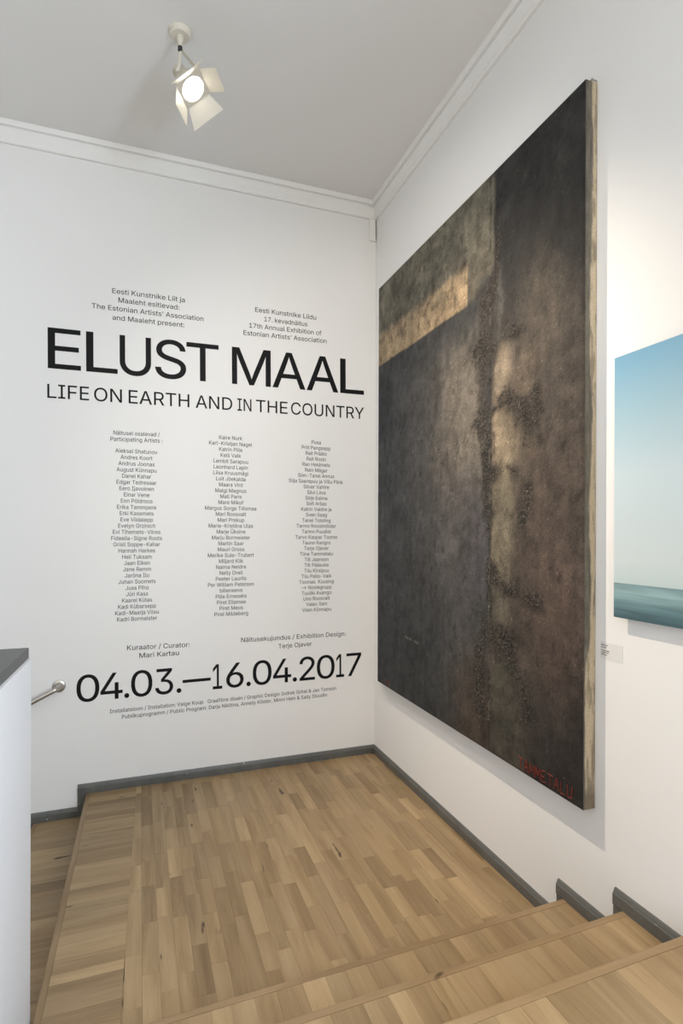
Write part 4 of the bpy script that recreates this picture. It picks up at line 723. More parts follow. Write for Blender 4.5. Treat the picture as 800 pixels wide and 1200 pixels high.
def outline(pts, res, BOLD):
    """polyline of one closed Bezier contour"""
    out = []; n = len(pts)
    for i in range(n):
        p, q = pts[i], pts[(i + 1) % n]
        a = p[:2]; b_ = q[:2]; h1 = p[4:6]; h2 = q[2:4]
        L = math.hypot(b_[0] - a[0], b_[1] - a[1]) + 1e-9
        flat = all(abs((h[0] - a[0]) * (b_[1] - a[1]) - (h[1] - a[1]) * (b_[0] - a[0])) / L < 1.3 for h in (h1, h2))
        if flat: out.append(a); continue
        for k in range(res):
            t = k / res; u_ = 1 - t
            out.append(tuple(u_ ** 3 * a[c] + 3 * u_ * u_ * t * h1[c] + 3 * u_ * t * t * h2[c] + t ** 3 * b_[c] for c in (0, 1)))
    r = []
    for p in out:
        if not r or math.hypot(p[0] - r[-1][0], p[1] - r[-1][1]) > 0.5: r.append(p)
    n = len(r); w = []
    for i in range(n):                          # thicken a little: push the outline off its filled side
        p0, p1, p2 = r[i - 1], r[i], r[(i + 1) % n]
        d1 = Vector((p1[0] - p0[0], p1[1] - p0[1])); d2 = Vector((p2[0] - p1[0], p2[1] - p1[1]))
        if d1.length < 1e-6 or d2.length < 1e-6: w.append(p1); continue
        d1.normalize(); d2.normalize(); n1_ = Vector((-d1.y, d1.x)); n2_ = Vector((-d2.y, d2.x)); m_ = n1_ + n2_
        if m_.length < 0.3: m_ = n1_
        m_.normalize(); k = min(BOLD / max(m_.dot(n1_), 0.5), BOLD * 1.6)
        w.append((p1[0] + m_.x * k, p1[1] + m_.y * k))
    return w

def inside(x, y, conts):
    wn_ = 0
    for c in conts:
        for i in range(len(c)):
            x0, y0 = c[i - 1]; x1, y1 = c[i]
            if y0 <= y < y1 and (x1 - x0) * (y - y0) - (x - x0) * (y1 - y0) > 0: wn_ += 1
            elif y1 <= y < y0 and (x1 - x0) * (y - y0) - (x - x0) * (y1 - y0) < 0: wn_ -= 1
    return wn_ != 0

def glyph_tris(ch, res):
    BOLD = 3.0 if res > 4 else 3.5
    key = (ch, res)
    if key not in _cache:
        conts = [outline(s_, res, BOLD) for s_ in GLYPHS[ch][1]]
        vs = []; es = []
        for c in conts:
            n0 = len(vs); vs += [Vector(p) for p in c]; es += [(n0 + i, n0 + (i + 1) % len(c)) for i in range(len(c))]
        v2, _, f2, _, _, _ = delaunay_2d_cdt(vs, es, [], 0, 0.01)
        ok = []
        for f in f2:
            cx = sum(v2[i][0] for i in f) / len(f); cy = sum(v2[i][1] for i in f) / len(f)
            if inside(cx, cy, conts): ok.append(f)
        used = sorted({i for f in ok for i in f}); mp = {v_: k for k, v_ in enumerate(used)}
        _cache[key] = ([tuple(v2[i]) for i in used], [tuple(mp[i] for i in f) for f in ok])
    return _cache[key]

def text_mesh(text, sx, sy, res, lo=0.0):
    V = []; F = []
    for ch, x0 in natural(text)[0]:
        v_, f_ = glyph_tris(ch, res); n0 = len(V)
        V += [((p[0] + x0 - lo) * sx, p[1] * sy, 0) for p in v_]; F += [tuple(i + n0 for i in f) for f in f_]
    me = bpy.data.meshes.new('lettering'); me.from_pydata(V, [], F); me.update()
    me.materials.append(M_INK)
    return me

def wall_text(name, parent, text, x0, z0, x1, z1, cap, res=3):
    g, lo, hi = natural(text)
    L = math.hypot(x1 - x0, z1 - z0); sx = L / (hi - lo); sy = cap / CAP
    if res < 4: sy *= 0.95                      # the small cut of the face is a little wider
    me = text_mesh(text, sx, sy, res, lo=lo)
    o = link(name, me, parent)
    o.location = (x0, -0.0006, z0)
    o.rotation_euler = (math.pi / 2, 0, 0)
    o.rotation_euler = (Matrix.Rotation(-math.atan2(z1 - z0, x1 - x0), 3, 'Y') @ Matrix.Rotation(math.pi / 2, 3, 'X')).to_euler()
    return o

LAY = {'cl': [['Eesti Kunstnike Liit ja', -2.1291, 3.6933, -1.6082, 3.6978, 0.0382], ['Maaleht esitlevad:', -2.0859, 3.6303, -1.6494, 3.6345, 0.0382], ['The Estonian Artists’ Association', -2.2682, 3.5628, -1.467, 3.5708, 0.0382], ['and Maaleht present:', -2.1268, 3.4956, -1.6121, 3.5041, 0.0382]],
'cr': [['Eesti Kunstnike Liidu', -1.0585, 3.7003, -0.5438, 3.7027, 0.0394], ['17. kevadnäitus', -0.9849, 3.6327, -0.6203, 3.6377, 0.0394], ['17th Annual Exhibition of', -1.1065, 3.5665, -0.4967, 3.5781, 0.0394], ['Estonian Artists’ Association', -1.1524, 3.5024, -0.451, 3.5166, 0.0393]],
'title': [['E', -2.5541, 3.0928, -2.3411, 3.0944, 0.2904], ['L', -2.3024, 3.0947, -2.092, 3.0963, 0.2905], ['U', -2.0742, 3.0965, -1.8551, 3.0982, 0.2907], ['S', -1.8231, 3.0984, -1.598, 3.1001, 0.2909], ['T', -1.5916, 3.1002, -1.3488, 3.1021, 0.2913], ['M', -1.2415, 3.1029, -0.9301, 3.1053, 0.2922], ['A', -0.9124, 3.1054, -0.6369, 3.1076, 0.292], ['A', -0.6221, 3.1077, -0.3461, 3.1098, 0.2921], ['L', -0.3245, 3.11, -0.1109, 3.1116, 0.2917]],
'sub': [['LIFE', -2.5579, 2.8784, -2.2846, 2.8808, 0.0991], ['ON', -2.2501, 2.8811, -2.0599, 2.8828, 0.0985], ['EARTH', -2.0122, 2.8832, -1.5717, 2.8871, 0.0993], ['AND', -1.5233, 2.8875, -1.2408, 2.89, 0.0982], ['IN', -1.2001, 2.8904, -1.0869, 2.8914, 0.0974], ['THE', -1.0488, 2.8917, -0.7876, 2.894, 0.0978], ['COUNTRY', -0.7572, 2.8943, -0.1077, 2.9, 0.0988]],
'c1h': [['Näitusel osalevad /', -2.1177, 2.641, -1.7907, 2.6458, 0.0315], ['Participating Artists :', -2.1382, 2.5934, -1.7694, 2.5994, 0.0315]],
'kc': [['Kuraator / Curator:', -2.0179, 1.0276, -1.5631, 1.023, 0.0378], ['Mari Kartau', -1.9309, 0.9635, -1.6435, 0.965, 0.0379]],
'ed': [['Näitusekujundus / Exhibition Design:', -1.1632, 1.0327, -0.2687, 1.0321, 0.0382], ['Terje Ojaver', -0.8571, 0.9621, -0.5713, 0.9657, 0.0383]],
'date': [['0', -2.3606, 0.6692, -2.2094, 0.6702, 0.1944], ['4', -2.2001, 0.6703, -2.049, 0.6713, 0.1944], ['.', -2.0353, 0.6714, -2.003, 0.6716, 0.1935], ['0', -1.9874, 0.6717, -1.8383, 0.6727, 0.1944], ['3', -1.8155, 0.6728, -1.6862, 0.6737, 0.1942], ['.', -1.659, 0.6739, -1.6253, 0.6741, 0.1935], ['—', -1.6145, 0.6742, -1.4018, 0.6756, 0.1949], ['1', -1.3852, 0.6757, -1.3121, 0.6762, 0.1938], ['6', -1.2793, 0.6764, -1.1428, 0.6774, 0.1943], ['.', -1.1187, 0.6775, -1.0856, 0.6777, 0.1935], ['0', -1.0669, 0.6779, -0.9146, 0.6789, 0.1944], ['4', -0.9004, 0.679, -0.7493, 0.68, 0.1944], ['.', -0.7348, 0.6801, -0.7004, 0.6803, 0.1935], ['2', -0.6762, 0.6805, -0.5441, 0.6814, 0.1942], ['0', -0.5253, 0.6815, -0.3695, 0.6825, 0.1944], ['1', -0.3541, 0.6826, -0.2829, 0.6831, 0.1938], ['7', -0.2596, 0.6833, -0.1256, 0.6842, 0.1942]],
'cb': [['Installatsioon / Installation: Valge Kuup   Graafiline disain / Graphic Design: Indrek Sirkel & Jan Tomson', -2.1368, 0.566, -0.3545, 0.577, 0.0298], ['Publikuprogramm / Public Program: Darja Nikitina, Annely Köster, Minni Hein & Sally Stuudio', -2.0527, 0.5168, -0.4363, 0.5289, 0.0299]]}
COLS = [{'ref': 'Fideelia-Signe Roots', 'refw': 0.3592, 'cap': 0.0315, 'top': [-1.9556, 2.5089], 'bot': [-1.9469, 1.2464], 'names': ['Aleksei Shatunov', 'Andres Koort', 'Andrus Joonas', 'August Künnapu', 'Danel Kahar', 'Edgar Tedresaar', 'Eero Ijavoinen', 'Einar Vene', 'Enn Põldroos', 'Erika Tammpere', 'Erki Kasemets', 'Eve Viidalepp', 'Evelyn Grzinich', 'Evi Tihemets-Viires', 'Fideelia-Signe Roots', 'Grisli Soppe-Kahar', 'Hannah Harkes', 'Heli Tuksam', 'Jaan Elken', 'Jane Remm', 'Jarõna Ilo', 'Juhan Soomets', 'Juss Piho', 'Jüri Kass', 'Kaarel Kütas', 'Kadi Kübarsepp', 'Kadi-Maarja Võsu', 'Kadri Bormeister']}, {'ref': 'Margus Sorge Tiitsmaa', 'refw': 0.4052, 'cap': 0.0315, 'top': [-1.2509, 2.6537], 'bot': [-1.2421, 1.2509], 'names': ['Kaire Nurk', 'Karl-Kristjan Nagel', 'Katrin Piile', 'Kelli Valk', 'Lembit Sarapuu', 'Leonhard Lapin', 'Liisa Kruusmägi', 'Loit Jõekalda', 'Maara Vint', 'Malgi Magnus', 'Mall Paris', 'Mare Mikof', 'Margus Sorge Tiitsmaa', 'Mari Roosvalt', 'Mari Prekup', 'Maria-Kristiina Ulas', 'Marje Üksine', 'Marju Bormeister', 'Martin Saar', 'Mauri Gross', 'Merike Sule-Trubert', 'Miljard Kilk', 'Naima Neidre', 'Nelly Drell', 'Peeter Laurits', 'Per William Petersen', 'billeneeve', 'Pille Ernesaks', 'Piret Ellamaa', 'Piret Meos', 'Piret Mildeberg']}, {'ref': 'Silja Saarepuu ja Villu Plink', 'refw': 0.4747, 'cap': 0.0315, 'top': [-0.5392, 2.6593], 'bot': [-0.5296, 1.2537], 'names': ['Pusa', 'Priit Pangsepp', 'Rait Prääts', 'Rait Rosin', 'Rao Heidmets', 'Rein Mägar', 'Siim-Tanel Annus', 'Silja Saarepuu ja Villu Plink', 'Silver Vahtre', 'Silvi Liiva', 'Sirje Eelma', 'Sofi Aršas', 'Katrin Valdre ja', 'Sven Saag', 'Tanel Tolsting', 'Tarmo Roosimölder', 'Tarmo Puudist', 'Tarvo Kaspar Toome', 'Tauno Kangro', 'Terje Ojaver', 'Tiina Tammetalu', 'Tiit Jaanson', 'Tiit Pääsuke', 'Tiiu Kirsipuu', 'Tiiu Pallo-Vaik', 'Toomas  Kuusing', '⟶ Noolegrupp', 'Tuuliki Avango', 'Uno Roosvalt', 'Valev Sein', 'Vilen Künnapu']}]
def block(key, name, label, part, res=3):
    root = tag(empty(name, (0, 0, 0)), label, 'lettering', 'black lettering on the back wall')
    for t, x0, z0, x1, z1, h in LAY[key]:
        wall_text(part, root, t, x0, z0, x1, z1, h, res)
block('cl', 'wall_lettering', 'four lines of small black lettering above ELUST at the upper left', 'text_line')
block('cr', 'wall_lettering', 'four lines of small black lettering above MAAL at the upper right', 'text_line')
block('title', 'wall_title', 'very large black title ELUST MAAL on the white back wall', 'letter', 6)
block('sub', 'wall_lettering', 'black subtitle LIFE ON EARTH AND IN THE COUNTRY under the large title', 'word', 5)
block('c1h', 'wall_lettering', 'two small black heading lines Participating Artists over the left column of names', 'text_line')
for k, lab in enumerate(('left column of small black names, beginning with Aleksei Shatunov', 'middle column of small black names, beginning with Kaire Nurk',
                         'right column of small black names beside the large painting, beginning with Pusa')):
    c = COLS[k]
    root = tag(empty('name_column'), lab, 'lettering', 'black lettering on the back wall')
    g, lo, hi = natural(c['ref']); s = c['refw'] / (hi - lo); n = len(c['names'])
    for i, t in enumerate(c['names']):
        f = i / (n - 1); xc = c['top'][0] * (1 - f) + c['bot'][0] * f; z = c['top'][1] * (1 - f) + c['bot'][1] * f
        _, lo, hi = natural(t); w = (hi - lo) * s
        wall_text('text_line', root, t, xc - w / 2, z, xc + w / 2, z, c['cap'], 2)
block('kc', 'wall_lettering', 'two small black lines naming the curator, under the left column of names', 'text_line')
block('ed', 'wall_lettering', 'two small black lines naming the exhibition design, above 04.2017', 'text_line')
block('date', 'wall_date', 'large black date 04.03. to 16.04.2017 low on the back wall', 'letter', 6)
block('cb', 'wall_lettering', 'two lowest lines of small black lettering, right under the large date', 'text_line')

# ------------------------------------------------------------------ large painting on the right wall
YA, YB, Z1, Z2, PD = -0.2251, -2.5144, 3.9445, 0.6825, 0.073
rs = np.random.RandomState(5)
def vnoise(u, v_, fx, fy, seed):
    r = np.random.RandomState(seed); g = r.rand(int(fy) + 3, int(fx) + 3)
    x = u * fx; y = v_ * fy; xi = np.floor(x).astype(int); yi = np.floor(y).astype(int)
    tx = x - xi; ty = y - yi; tx = tx * tx * (3 - 2 * tx); ty = ty * ty * (3 - 2 * ty)
    a = g[yi, xi]; b = g[yi, xi + 1]; c = g[yi + 1, xi]; d_ = g[yi + 1, xi + 1]
    return (a * (1 - tx) + b * tx) * (1 - ty) + (c * (1 - tx) + d_ * tx) * ty
def fbm(u, v_, f, seed, o=5, asp=1.42):
    s = 0; a = 0.5; t = 0
    for k in range(o):
        s = s + a * vnoise(u, v_, f * 2 ** k, f * asp * 2 ** k, seed + k); t += a; a *= 0.55
    return s / t
def sstep(a, b, x):
    t = np.clip((x - a) / (b - a), 0, 1); return t * t * (3 - 2 * t)
def blob(u, v_, cu, cv, ru, rv, soft=0.5):
    d_ = np.sqrt(((u - cu) / ru) ** 2 + ((v_ - cv) / rv) ** 2)
    return 1 - sstep(1 - soft, 1 + soft, d_)
NU, NV = 300, 430
uu, vv = np.meshgrid(np.linspace(0, 1, NU + 1), np.linspace(0, 1, NV + 1))
wu = uu + (fbm(uu, vv, 9, 11) - 0.5) * 0.035; wv = vv + (fbm(uu, vv, 9, 31) - 0.5) * 0.022
SRGB = lambda r, g, b_: np.array([((c / 255) / 12.92 if c / 255 < 0.04045 else ((c / 255 + 0.055) / 1.055) ** 2.4) for c in (r, g, b_)])
colr = np.zeros(uu.shape + (3,))
wu = uu + (fbm(uu, vv, 7, 11) - 0.5) * 0.07; wv = vv + (fbm(uu, vv, 7, 31) - 0.5) * 0.05
def lay(mask, rgb, k=1.0):
    global colr
    m_ = np.clip(mask * k, 0, 1)[..., None]; colr = colr * (1 - m_) + SRGB(*rgb) * m_
m1 = fbm(uu, vv, 5, 501, 5); m2 = fbm(uu, vv, 16, 601, 5); m3 = fbm(uu, vv, 45, 701, 4)
cloud = lambda m_, a_, b_: sstep(a_, b_, m_)
lay(np.ones_like(uu), (66, 66, 66))
lay(1 - sstep(0.0, 0.34, wu), (62, 65, 68), 0.9)                                # slate left
lay(cloud(m1, 0.45, 0.62) * (1 - sstep(0.2, 0.45, wu)), (76, 76, 76), 0.6)
lay(sstep(0.32, 0.56, wu) * (1 - sstep(0.64, 0.69, wu)) * sstep(0.38, 0.52, wv) * (1 - sstep(0.70, 0.78, wv)), (116, 108, 98), 0.85)
lay(sstep(0.30, 0.52, wu) * (1 - sstep(0.60, 0.69, wu)) * sstep(0.10, 0.34, wv) * (1 - sstep(0.45, 0.55, wv)), (88, 84, 82), 0.75)
lay(sstep(0.55, 0.62, wu) * (1 - sstep(0.68, 0.69, uu)) * sstep(0.22, 0.3, wv) * (1 - sstep(0.40, 0.48, wv)), (82, 78, 82), 0.6)
lay(sstep(0.42, 0.62, wu) * (1 - sstep(0.69, 0.70, uu)) * (1 - sstep(0.06, 0.24, wv)), (80, 66, 52), 0.75)
lay((1 - sstep(0.38, 0.55, wu)) * (1 - sstep(0.15, 0.4, wv)), (54, 55, 56), 0.85)
right = sstep(0.685, 0.697, uu)
lay(right, (80, 71, 63))
lay(right * cloud(m1, 0.42, 0.60), (92, 81, 71), 0.7)
lay(right * cloud(1 - m2, 0.46, 0.62), (66, 59, 53), 0.6)
lay(right * sstep(0.60, 0.72, wv), (62, 57, 52), 0.85)
lay(right * sstep(0.68, 0.80, wv), (47, 46, 44), 0.95)
lay(right * sstep(0.70, 0.9, wv) * cloud(m2, 0.5, 0.66), (60, 59, 57), 0.6)
lay(right * sstep(0.70, 0.9, wv) * cloud(1 - m1, 0.5, 0.62), (36, 36, 36), 0.6)
lay(right * (1 - sstep(0.12, 0.34, wv)) * sstep(0.75, 0.88, wu), (60, 53, 48), 0.9)
lay(right * (1 - sstep(0.03, 0.16, wv)) * sstep(0.74, 0.86, wu), (48, 44, 41), 0.9)
lay(blob(wu, wv, 0.90, 0.36, 0.09, 0.16, 0.9) * right, (92, 77, 68), 0.55)
lay(blob(wu, wv, 0.88, 0.72, 0.06, 0.08, 0.8) * right, (96, 87, 76), 0.75)
lay(blob(wu, wv, 0.93, 0.24, 0.07, 0.09, 0.9) * right, (96, 78, 68), 0.55)
lay(blob(wu, wv, 0.93, 0.57, 0.06, 0.10, 0.9) * right, (84, 76, 68), 0.5)
# pale passages to the right of the seam
for cu, cv_, ru, rv, rgb, k in ((0.742, 0.640, 0.042, 0.050, (150, 135, 116), 0.95), (0.742, 0.530, 0.046, 0.052, (160, 144, 120), 1.0), (0.738, 0.385, 0.048, 0.095, (134, 124, 104), 1.0),
                               (0.735, 0.245, 0.044, 0.036, (104, 97, 83), 0.8), (0.742, 0.105, 0.046, 0.075, (86, 82, 69), 0.9), (0.75, 0.02, 0.06, 0.05, (76, 72, 62), 0.8),
                               (0.712, 0.755, 0.016, 0.05, (118, 116, 110), 0.6), (0.83, 0.62, 0.035, 0.045, (122, 108, 92), 0.6), (0.80, 0.52, 0.03, 0.05, (112, 100, 84), 0.45)):
    lay(blob(wu, wv, cu, cv_, ru, rv, 0.55) * sstep(0.694, 0.703, uu) * (0.80 + 0.20 * cloud(m2, 0.35, 0.6)), rgb, k)
# olive field and the pale bar
olive = (1 - sstep(0.697, 0.712, wu * 0.3 + uu * 0.7)) * sstep(0.797, 0.812, wv * 0.25 + vv * 0.75)
olive *= 1 - sstep(0.60, 0.66, uu) * (1 - sstep(0.80, 0.84, wv))
lay(olive, (114, 108, 94))
lay(olive * cloud(m1, 0.42, 0.62), (130, 124, 108), 0.8)
lay(olive * cloud(1 - m2, 0.52, 0.66), (88, 82, 70), 0.6)
lay(sstep(0.62, 0.68, wu) * (1 - sstep(0.705, 0.72, wu)) * sstep(0.60, 0.68, wv) * (1 - sstep(0.80, 0.84, wv)), (58, 55, 51), 0.8)
bar = (1 - sstep(0.583, 0.592, uu)) * sstep(0.797, 0.803, vv + (wv - vv) * 0.08) * (1 - sstep(0.862, 0.884, vv + (wv - vv) * 0.15))
lay(bar, (184, 160, 127)); lay(bar * cloud(m2, 0.42, 0.62) * sstep(0.81, 0.86, vv), (156, 140, 115), 0.7)
lay(bar * cloud(1 - m3, 0.60, 0.70), (124, 110, 90), 0.4)
# grit: along the seam and in arcs round the pale passages
def band(x0, y0, x1, y1, x2, y2, w):
    t = np.linspace(0, 1, 24); bx = (1 - t) ** 2 * x0 + 2 * t * (1 - t) * x1 + t * t * x2; by = (1 - t) ** 2 * y0 + 2 * t * (1 - t) * y1 + t * t * y2
    dmin = np.full(uu.shape, 9.0)
    for a_, b_ in zip(bx, by): dmin = np.minimum(dmin, np.hypot(uu - a_, (vv - b_) * 1.42))
    return 1 - sstep(w * 0.15, w * 1.15, dmin + (m2 - 0.45) * w * 2.2)
grit = np.zeros_like(uu)
for a_ in ((0.700, 0.693, 0.72, 0.715, 0.80, 0.70, 0.030), (0.695, 0.585, 0.75, 0.610, 0.775, 0.595, 0.024), (0.775, 0.595, 0.84, 0.575, 0.825, 0.520, 0.038),
           (0.700, 0.476, 0.755, 0.500, 0.80, 0.475, 0.026), (0.80, 0.475, 0.86, 0.45, 0.82, 0.40, 0.032), (0.70, 0.315, 0.74, 0.275, 0.87, 0.275, 0.034),
           (0.700, 0.200, 0.76, 0.215, 0.80, 0.150, 0.036), (0.80, 0.150, 0.83, 0.13, 0.835, 0.095, 0.026), (0.690, 0.80, 0.690, 0.5, 0.692, 0.30, 0.014), (0.690, 0.30, 0.692, 0.2, 0.690, 0.06, 0.012),
           (0.672, 0.78, 0.65, 0.68, 0.66, 0.56, 0.050), (0.66, 0.56, 0.67, 0.5, 0.68, 0.42, 0.022), (0.672, 0.22, 0.65, 0.16, 0.655, 0.06, 0.030), (0.70, 0.78, 0.72, 0.84, 0.73, 0.90, 0.022), (0.86, 0.60, 0.86, 0.56, 0.87, 0.52, 0.02)):
    grit = np.maximum(grit, band(*a_))
lay(grit, (56, 49, 42), 0.55)
lay(grit * cloud(m3, 0.50, 0.58), (30, 27, 24), 0.85)
lay(grit * (rs.rand(*uu.shape) > 0.93), (130, 120, 104), 0.6)
seam = np.exp(-((uu - 0.690) / 0.0030) ** 2)
lay(seam, (42, 40, 38), 0.6)
lay(seam * cloud(m3, 0.52, 0.56), (120, 115, 104), 0.55)
# mottling, scratches, pits
g1 = fbm(uu, vv, 12, 201); g2 = fbm(uu, vv, 60, 301, 3)
pit = cloud(fbm(uu, vv, 75, 811, 2, 0.9), 0.76, 0.82)
mul = 1 + (g1 - 0.47) * 0.95 + (m3 - 0.47) * 1.1 + (rs.rand(*uu.shape) - 0.5) * (0.25 + 0.7 * grit)
stre = fbm(uu, vv, 60, 411, 3, 0.25)
mul = mul * (1 + (stre - 0.47) * 0.55)
mul = np.clip(mul, 0.25, 2.2) * (1 - 0.35 * pit)
specks = (rs.rand(*uu.shape) > 0.9965)
mul = mul * (1 + 1.3 * specks)
colr = colr * mul[..., None] * 0.64
scr = np.exp(-((vv - (0.142 - (uu - 0.2) * 0.03)) / 0.0022) ** 2) * sstep(0.20, 0.23, uu) * (1 - sstep(0.31, 0.33, uu)) * (fbm(uu, vv, 50, 8, 2) > 0.45)
lay(scr, (120, 114, 108), 0.6)
colr = np.clip(colr, 0.002, 0.9)
relief = 0.004 * (g1 - 0.5) + 0.004 * (m3 - 0.5) + grit * (0.0025 + 0.0055 * (rs.rand(*uu.shape) - 0.4)) - 0.002 * seam - 0.0015 * pit + 0.0008 * (rs.rand(*uu.shape) - 0.5)
edge = np.minimum(np.minimum(uu, 1 - uu) * 2.29, np.minimum(vv, 1 - vv) * 3.26)
rnd_edge = 0.006 * (1 - np.clip(edge / 0.012, 0, 1)) ** 2
X = -PD - relief * np.clip(edge / 0.02, 0, 1) + rnd_edge; Y = YA + uu * (YB - YA); Z = Z2 + vv * (Z1 - Z2)

M_PAINT, nt, b = mat('earth_and_oil_paint', (0.1, 0.1, 0.1), 0.7, spec=0.3)
at = node(nt, 'ShaderNodeAttribute'); at.attribute_name = 'paint'
v = objcoord(nt)
f1 = noise(nt, v, 90, 5, 0.7)
c = mixc(nt, 1.0, at.outputs['Color'], ramp(nt, f1, [(0.28, (0.60,) * 3), (0.72, (1.40,) * 3)]), 'MULTIPLY')
nt.links.new(c, b.inputs['Base Color'])
bump(nt, b, noise(nt, v, 110, 7, 0.8), 1.0, 0.006)

def grid_obj(name, X, Y, Z, colours, m, parent, flip=False):
    h, w = X.shape
    co = np.stack([X, Y, Z], -1).reshape(-1, 3)
    idx = np.arange(h * w).reshape(h, w)
    f = np.stack([idx[:-1, :-1], idx[:-1, 1:], idx[1:, 1:], idx[1:, :-1]], -1).reshape(-1, 4)
    if flip: f = f[:, ::-1]
    me = bpy.data.meshes.new(name)
    me.vertices.add(len(co)); me.vertices.foreach_set('co', co.ravel())
    me.loops.add(f.size); me.loops.foreach_set('vertex_index', f.ravel().astype(np.int32))
    me.polygons.add(len(f)); me.polygons.foreach_set('loop_start', np.arange(0, f.size, 4, dtype=np.int32))
    me.update(calc_edges=True); me.validate()
    ca = me.color_attributes.new('paint', 'FLOAT_COLOR', 'POINT')
    ca.data.foreach_set('color', np.concatenate([colours.reshape(-1, 3), np.ones((h * w, 1))], 1).ravel())
    for p in me.polygons: p.use_smooth = True
    return link(name, me, parent, m)
pt = tag(empty('earth_painting'), 'very large dark earth-toned painting with a pale tan bar on the right wall', 'painting')
grid_obj('painted_canvas', X, Y, Z, colr, M_PAINT, pt)

# canvas turned over the edges: front part smeared with paint, rear part raw
M_EDGE, nt, b = mat('canvas_edge', (0.5, 0.4, 0.3), 0.8, spec=0.2)
at = node(nt, 'ShaderNodeAttribute'); at.attribute_name = 'paint'
v = objcoord(nt)
nt.links.new(mixc(nt, 1.0, at.outputs['Color'], ramp(nt, noise(nt, v, 130, 4, 0.6), [(0.3, (0.8,) * 3), (0.7, (1.15,) * 3)]), 'MULTIPLY'), b.inputs['Base Color'])
bump(nt, b, noise(nt, v, 300, 3), 0.3, 0.001)
def edge_strip(p_a, p_b, seed, n):
    """from the front (s=0) to the wall side (s=1), along a->b"""
    s, t = np.meshgrid(np.linspace(0, 1, 13), np.linspace(0, 1, n))
    L = math.hypot(p_b[0] - p_a[0], p_b[1] - p_a[1])
    e = 0.60 + (fbm(t, s, 7 * L / 3, seed, 4, 0.02) - 0.5) * 1.1 + 0.10 * (vnoise(t, s * 0, 40, 1, seed + 9) - 0.5)
    e = e - 0.28 * (1 - sstep(0.0, 0.45, t)) * (n > 200)
    pm = 1 - sstep(-0.05, 0.05, s - e)
    rough = fbm(t, s, 60 * L / 3, seed + 3, 3, 0.1)
    raw = SRGB(186, 171, 146) * (0.90 + 0.2 * rough[..., None])
    grey = SRGB(104, 99, 90) * (0.6 + 0.8 * rough[..., None])
    dirt = sstep(0.48, 0.68, fbm(t, s, 30 * L / 3, seed + 5, 4, 0.15))[..., None] * 0.6
    raw = raw * (1 - dirt) + SRGB(100, 92, 80) * dirt
    fold = (1 - sstep(0.015, 0.035, t))[..., None] * 0.75 * (n > 200)
    raw = raw * (1 - fold) + SRGB(92, 82, 70) * fold
    cc = raw * (1 - pm[..., None]) + grey * pm[..., None]
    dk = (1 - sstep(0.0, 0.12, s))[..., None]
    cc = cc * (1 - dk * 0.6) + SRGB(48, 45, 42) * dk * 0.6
    xs = -PD + 0.006 + s * (PD - 0.006 - 0.002)
    ys = p_a[0] + (p_b[0] - p_a[0]) * t; zs = p_a[1] + (p_b[1] - p_a[1]) * t
    return xs, ys, zs, cc
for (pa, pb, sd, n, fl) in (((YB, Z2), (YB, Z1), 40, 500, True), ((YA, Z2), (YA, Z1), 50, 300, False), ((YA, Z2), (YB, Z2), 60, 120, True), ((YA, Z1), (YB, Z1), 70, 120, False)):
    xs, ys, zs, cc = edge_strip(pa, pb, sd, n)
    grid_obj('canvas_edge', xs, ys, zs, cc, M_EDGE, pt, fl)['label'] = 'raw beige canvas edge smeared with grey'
M_RAWW, _, _ = mat('raw_stretcher_wood', (0.46, 0.33, 0.19), 0.7)
w_ = 0.05
boxes('stretcher', [(-0.040, -0.001, YB + 0.003, YB + w_, Z2 + 0.003, Z1 - 0.003), (-0.040, -0.001, YA - w_, YA - 0.003, Z2 + 0.003, Z1 - 0.003),
                    (-0.040, -0.001, YB + w_, YA - w_, Z2 + 0.003, Z2 + w_), (-0.040, -0.001, YB + w_, YA - w_, Z1 - w_, Z1 - 0.003)], M_RAWW, pt)
# loose stones bedded in the paint
M_GRIT, nt, b = mat('dark_sand_grains', (0.08, 0.068, 0.055), 0.8)
nt.links.new(ramp(nt, noise(nt, objcoord(nt), 120, 2), [(0.35, (0.025, 0.021, 0.018)), (0.56, (0.065, 0.055, 0.044)), (0.78, (0.20, 0.175, 0.145))]), b.inputs['Base Color'])
gv = []; gf = []
pr_ = (grit ** 1.5).ravel(); pr_ = pr_ / pr_.sum()
picks = rs.choice(pr_.size, 9000, p=pr_)
picks = np.concatenate([picks, rs.choice(pr_.size, 900)])
for q in picks:
    j, i = divmod(int(q), NU + 1)
    if not (4 < i < NU - 4 and 4 < j < NV - 4): continue
    r_ = 0.0012 + 0.0045 * rs.rand() ** 4.0
    c_ = np.array([X[j, i], Y[j, i] + rs.uniform(-.004, .004), Z[j, i] + rs.uniform(-.004, .004)])
    o6 = np.array([(1, 0, 0), (-1, 0, 0), (0, 1, 0), (0, -1, 0), (0, 0, 1), (0, 0, -1)]) * r_ * rs.uniform(0.6, 1.2, (6, 1))
    n0 = len(gv); gv += [tuple(c_ + o_) for o_ in o6]
    gf += [(n0 + a_, n0 + b_, n0 + c2) for a_, b_, c2 in ((0, 2, 4), (2, 1, 4), (1, 3, 4), (3, 0, 4), (2, 0, 5), (1, 2, 5), (3, 1, 5), (0, 3, 5))]
me = bpy.data.meshes.new('grit'); me.from_pydata(gv, [], gf); me.update()
link('grit', me, pt, M_GRIT, 'stuff')

